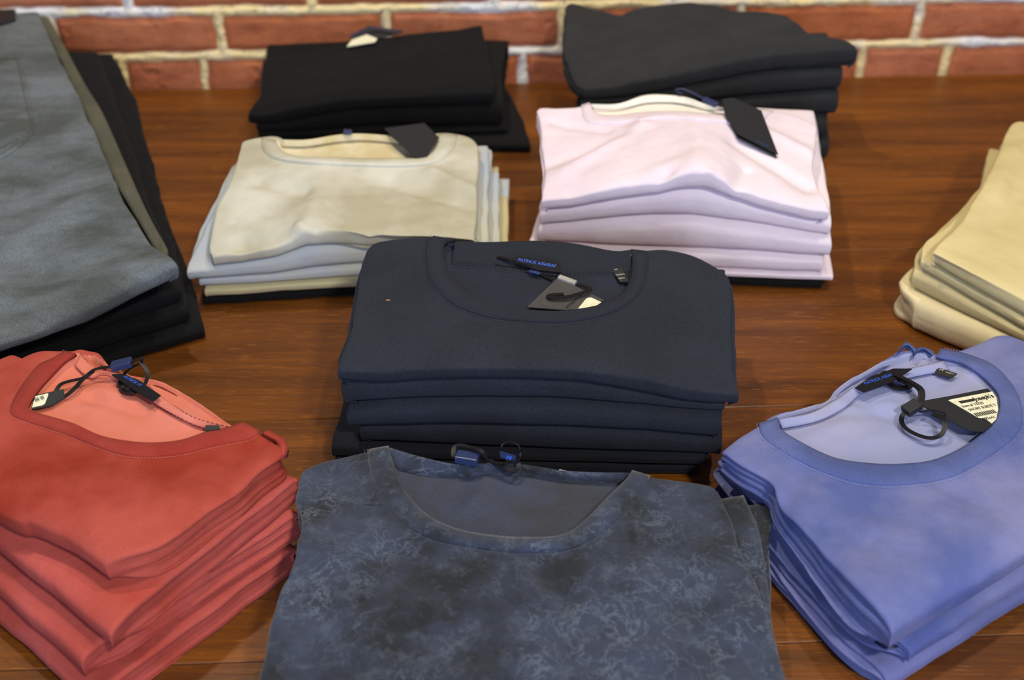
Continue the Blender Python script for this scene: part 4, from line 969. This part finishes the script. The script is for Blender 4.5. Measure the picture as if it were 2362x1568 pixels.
sf.box('clip', (1638, 235), (1656, 243), (.014, .006, .004), M['clip'], root, lift=.009)
sf.ribbon('ribbon', [(1628, 230, .009), (1600, 215, .009), (1575, 205, .009), (1560, 207, .008), (1572, 216, .006)], .003, M['clip'], root)
sf.ribbon('ribbon', [(1654, 242, .009), (1668, 245, .010), (1690, 243, .011), (1720, 246, .011)], .003, M['ribbon'], root)

# ================================================================== black stack (back left)
st = Stack((588, 345), (1165, 335), (1120, 170), 71)
st.level([.016, .016], front=[(0, .012), (1, .012)])
st.level([.034, .034], crease=[(588, 310), (777, 296), (907, 290), (1163, 305)])
st.level([.056, .056], crease=[(577, 285), (612, 289), (712, 268), (799, 252), (950, 246), (1141, 240)])
st.level([.084, .088, .098], crease=[(577, 283), (612, 287), (712, 265), (799, 248), (950, 240), (1141, 233)], add=.016, n=.0012)
G = 'black shirts in the back left stack'
simple(st, 1, 't_shirt', M['black'], 'black garment at the bottom of the black stack, corner spread out to the right', 'T-shirt', G,
       FL=('uv', .02, 0), FR=(1224, 342, .006), BR=(1160, 200, .01), BL=('uv', .05, .95), right=[(1200, 270, .008)], seed=75, layers=2)
simple(st, 2, 't_shirt', M['black'], 'black folded garment second from the bottom of the back left stack', 'T-shirt', G,
       FL=('uv', .02, 0), FR=('uv', 1.01, 0), BR=('uv', 1.05, .95), BL=('uv', .05, .95), seed=76, layers=2)
simple(st, 3, 't_shirt', M['black'], 'black folded garment just below the top one of the back left black stack', 'T-shirt', G,
       FL=('uv', .02, -.01), FR=('uv', .99, 0), BR=(1152, 95), BL=('uv', .05, .95), back=[(1128, 90)], right=[(1158, 200)], seed=77, layers=2)
K = 4
root = shirt_root('t_shirt', 'plain black folded garment on top of the back left stack, white tag showing behind it', (-.16, 1.27, .05), G)
garment(st, K, 'body', M['black'], ('uv', -.005, -.02), ('uv', .955, -.02), (1112, 60), (606, 150),
        right=[(1134, 175), (1122, 110)], left=[(585, 240), (599, 222), (603, 183)],
        back=[(621, 133), (734, 114), (803, 98), (842, 88), (925, 78), (989, 70), (1060, 64), (1105, 55)],
        nu=120, nv=100, layers=2, rf=.02, seed=78, parent=root)
sf = Surf(st, K)
sf.card('neck_label', [(806, 98), (812, 80), (850, 62), (930, 68), (925, 80), (860, 92)], M['card'], root, lift=[0, .004, .006, .006, .001, .001], thick=.001)
sf.card('hang_tag', [(800, 108), (812, 92), (846, 80), (870, 90), (864, 97)], M['sticker'], root, lift=.004)
sf.ribbon('ribbon', [(806, 84, .008), (836, 70, .01), (860, 64, .01), (890, 68, .009), (922, 74, .008)], .003, M['clip'], root)

# ================================================================== charcoal stack (back right)
st = Stack((1310, 372), (1895, 368), (1895, 190), 81)
st.level([.026, .026], front=[(0, .024), (1, .024)])
st.level([.052, .052], front=[(0, .048), (1, .050)])
st.level([.072, .072], front=[(0, .060), (.5, .066), (1, .078)])
st.level([.098, .094], crease=[(1330, 240), (1356, 238), (1532, 211), (1620, 194), (1730, 172), (1796, 163), (1902, 154)])
st.level([.126, .134, .118], crease=[(1330, 240), (1356, 238), (1532, 211), (1620, 194), (1730, 172), (1796, 163), (1902, 154)], add=.024, n=.002)
G = 'charcoal garments in the back right stack'
simple(st, 1, 'sweatpants', M['char'], 'charcoal folded garment at the bottom of the back right stack', 'sweatpants', G,
       FL=('uv', .0, 0), FR=('uv', 1.02, 0), BR=('uv', 1.0, .55), BL=('uv', .0, .55), seed=85, layers=2, rf=.016, jit=.005)
simple(st, 2, 'sweatpants', M['char'], 'charcoal folded garment second from the bottom of the back right stack', 'sweatpants', G,
       FL=('uv', .02, 0), FR=('uv', 1.0, 0), BR=('uv', .96, .55), BL=('uv', .02, .55), seed=86, layers=2, rf=.016, jit=.005)
simple(st, 3, 'sweatpants', M['char'], 'charcoal folded garment in the middle of the back right charcoal stack', 'sweatpants', G,
       FL=('uv', .02, 0), FR=('uv', 1.025, 0), BR=('uv', .98, .55), BL=('uv', .0, .55), seed=87, layers=1, rf=.016)
simple(st, 4, 'sweatpants', M['char'], 'charcoal folded garment just under the draped top one of the back right stack', 'sweatpants', G,
       FL=('uv', .04, 0), FR=('uv', 1.03, 0), BR=('uv', .97, .55), BL=('uv', .0, .55), seed=88, layers=1, rf=.016)
K = 5
st.ridge(K, (1600, 50), (1850, 130), .003, .016); st.ridge(K, (1350, 150), (1700, 120), .0025, .02); st.ridge(K, (1450, 40), (1400, 180), -.003, .02)
o = garment(st, K, 'sweatpants', M['char'], ('uv', .06, -.03), ('uv', 1.07, .0), (1900, 96), (1303, 8),
        right=[(1936, 124, .112)], left=[(1324, 180), (1303, 119), (1303, 66)],
        back=[(1325, 4), (1380, 20), (1426, 31), (1462, 18), (1558, 3), (1620, 5), (1699, 22), (1796, 29), (1831, 48), (1868, 84)],
        nu=130, nv=100, layers=2, rf=.03, seed=89, origin=(.2, 1.2, .1))
tag(o, 'dark charcoal heather garment draped loosely on top of the back right stack', 'sweatpants', G)

# ================================================================== denim and black trousers (left)
st = Stack((-150, 975), (475, 782), (190, 290), 91)
st.level([.016, .018], front=[(0, .012), (1, .014)])
st.level([.032, .034], front=[(0, .022), (1, .030)])
st.level([.050, .054], front=[(0, .034), (1, .046)])
st.level([.068, .072], front=[(0, .034), (.22, .039), (.5, .046), (.75, .060), (.94, .069)])
st.level([.092, .096], front=[(0, .054), (.22, .058), (.5, .066), (.75, .080), (.94, .088)], n=.0018)
G = 'trousers in the left stack'
simple(st, 1, 'trousers', M['black_pant'], 'black folded trousers lying on the table at the bottom of the left trouser stack', 'trousers', G,
       FL=('uv', 0, 0), FR=('uv', 1.0, 0), BR=(150, 120, .008), BL=('uv', 0, 1.4), right=[(440, 650, .008), (375, 480, .01), (300, 300, .01)], seed=95, layers=2, rf=.01, nv=120)
simple(st, 2, 'trousers', M['black_pant'], 'black folded trousers second from the bottom of the left trouser stack', 'trousers', G,
       FL=('uv', 0, .02), FR=('uv', .96, .02), BR=(210, 120, .03), BL=('uv', 0, 1.4), right=[(420, 640, .03), (372, 480, .03), (336, 330, .03)], seed=96, layers=2, rf=.012, nv=120)
simple(st, 3, 'trousers', M['black_pant'], 'black folded trousers in the middle of the left trouser stack', 'trousers', G,
       FL=('uv', 0, .04), FR=('uv', .95, .035), BR=(262, 130, .05), BL=('uv', 0, 1.4), right=[(408, 600, .05), (375, 490, .05), (340, 340, .05), (312, 236, .05)], seed=97, layers=2, rf=.012, nv=120, wob=.0025)
simple(st, 4, 'trousers', M['black_pant'], 'black folded trousers directly under the grey jeans', 'trousers', G,
       FL=('uv', 0, .06), FR=('uv', .93, .06), BR=(225, 118), BL=('uv', 0, 1.4), right=[(380, 560), (330, 430), (290, 300)], seed=98, layers=2, rf=.012, nv=120, wob=.002)
K = 5
for (p, q, a, w) in [((60, 440), (240, 330), -.003, .02), ((40, 560), (280, 430), .003, .02), ((100, 640), (330, 560), -.0025, .018), ((0, 720), (120, 770), -.003, .014), ((150, 470), (290, 420), .0015, .01)]:
    st.ridge(K, p, q, a * 1.5, w * 0.8)
root = shirt_root('jeans', 'faded grey denim jeans with back pocket on top of the left trouser stack', (-.36, .95, .06), G, 'jeans')
def jm(midx, ns0, N, K, nu):
    for q in range(K): midx[ns0 + q * N + nu + 3: ns0 + (q + 1) * N] = 1
garment(st, K, 'body', [M['denim'], M['denim_side']], ('uv', -.3, -.01), ('uv', .935, -.02), (78, 0), (-420, 20),
        right=[(345, 560), (269, 420), (230, 334), (181, 222), (126, 108)],
        nu=130, nv=170, layers=2, rf=.016, seed=99, parent=root, midx_fn=jm, jit=.002, groove=.003)
sf = Surf(st, K)
# outer seam band of the folded leg
sf.patch('leg_edge', [(72, 0), (126, 108), (181, 222), (230, 334), (269, 420), (322, 510), (372, 598)], [(88, 0), (145, 99), (195, 192), (238, 263), (292, 384), (340, 490), (386, 574)], M['denim_side'], root, nu=60, nv=5, lift=-.006, thick=.008)
sf.patch('back_pocket', [(-160, 150), (-160, 330), (-90, 400)], [(44, 132), (66, 219), (80, 305)], M['denim'], root, nu=24, nv=16, lift=.0012, thick=.0014)
sf.patch('back_pocket_point', [(-90, 400), (0, 366), (40, 340), (80, 305)], [(-90, 380), (0, 340), (40, 320), (78, 300)], M['denim'], root, nu=20, nv=4, lift=.0012, thick=.0014).name = 'pocket_hem'
sf.stitches('seam_stitching', [(-60, 150), (0, 146), (36, 138), (56, 219), (70, 300), (36, 332), (0, 355), (-50, 372)], M['denim_side'], root, lift=.0016, w=.0009)
sf.stitches('seam_stitching', [(-40, 290), (0, 279), (40, 274), (56, 276)], M['denim_side'], root, lift=.0016, w=.0009)
sf.card('waist_patch', [(-80, -10), (34, -12), (36, 46), (0, 56), (-80, 70)], M['leather'], root, lift=.0025, thick=.002)

# ================================================================== khaki trousers (right)
st = Stack((2085, 738), (2500, 935), (2600, 500), 101)
st.level([.020, .020], front=[(0, .030), (1, .028)])
st.level([.040, .040], front=[(0, .052), (.6, .040)])
st.level([.056, .062], front=[(0, .065), (.6, .051)])
st.level([.074, .086], front=[(0, .080), (.6, .068)], n=.0016)
G = 'khaki trousers in the right stack'
simple(st, 1, 'trousers', M['khaki_roll'], 'cream khaki trousers rolled thick at the bottom of the right edge stack', 'trousers', G,
       FL=(2100, 742, .010), FR=('uv', 1.0, 0), BR=('uv', 1, 1), BL=(2300, 400, .01), left=[(2068, 700, .01), (2090, 660, .01), (2255, 500, .01)], seed=105, layers=2, rf=.016, wob=.002)
simple(st, 2, 'trousers', M['khaki'], 'cream khaki trousers second from the bottom at the right edge', 'trousers', G,
       FL=('uv', -.01, .0), FR=('uv', 1.0, 0), BR=('uv', 1, 1), BL=(2276, 362, .03), left=[(2116, 612, .03), (2206, 520, .03), (2256, 446, .03)], seed=106, layers=2, rf=.014)
simple(st, 3, 'trousers', M['khaki'], 'cream khaki trousers just under the top pair at the right edge', 'trousers', G,
       FL=('uv', .02, 0), FR=('uv', 1.0, 0), BR=('uv', 1, 1), BL=(2316, 322, .055), left=[(2128, 590, .05), (2208, 518, .05), (2262, 440, .052)], seed=107, layers=2, rf=.014)
K = 4
st.ridge(K, (2336, 346), (2300, 450), .003, .01); st.ridge(K, (2362, 430), (2290, 520), -.002, .012)
o = garment(st, K, 'trousers', M['khaki'], ('uv', .08, -.01), ('uv', 1.0, .0), ('uv', 1, 1), (2351, 276),
        left=[(2152, 573), (2208, 522), (2252, 455), (2300, 360), (2329, 292)], nu=120, nv=110, layers=2, rf=.016, seed=108, origin=(.45, .93, .055))
tag(o, 'smooth khaki trousers on top of the stack at the right edge', 'trousers', G)

for o in list(bpy.data.objects):
    if '_o' in o: del o['_o']
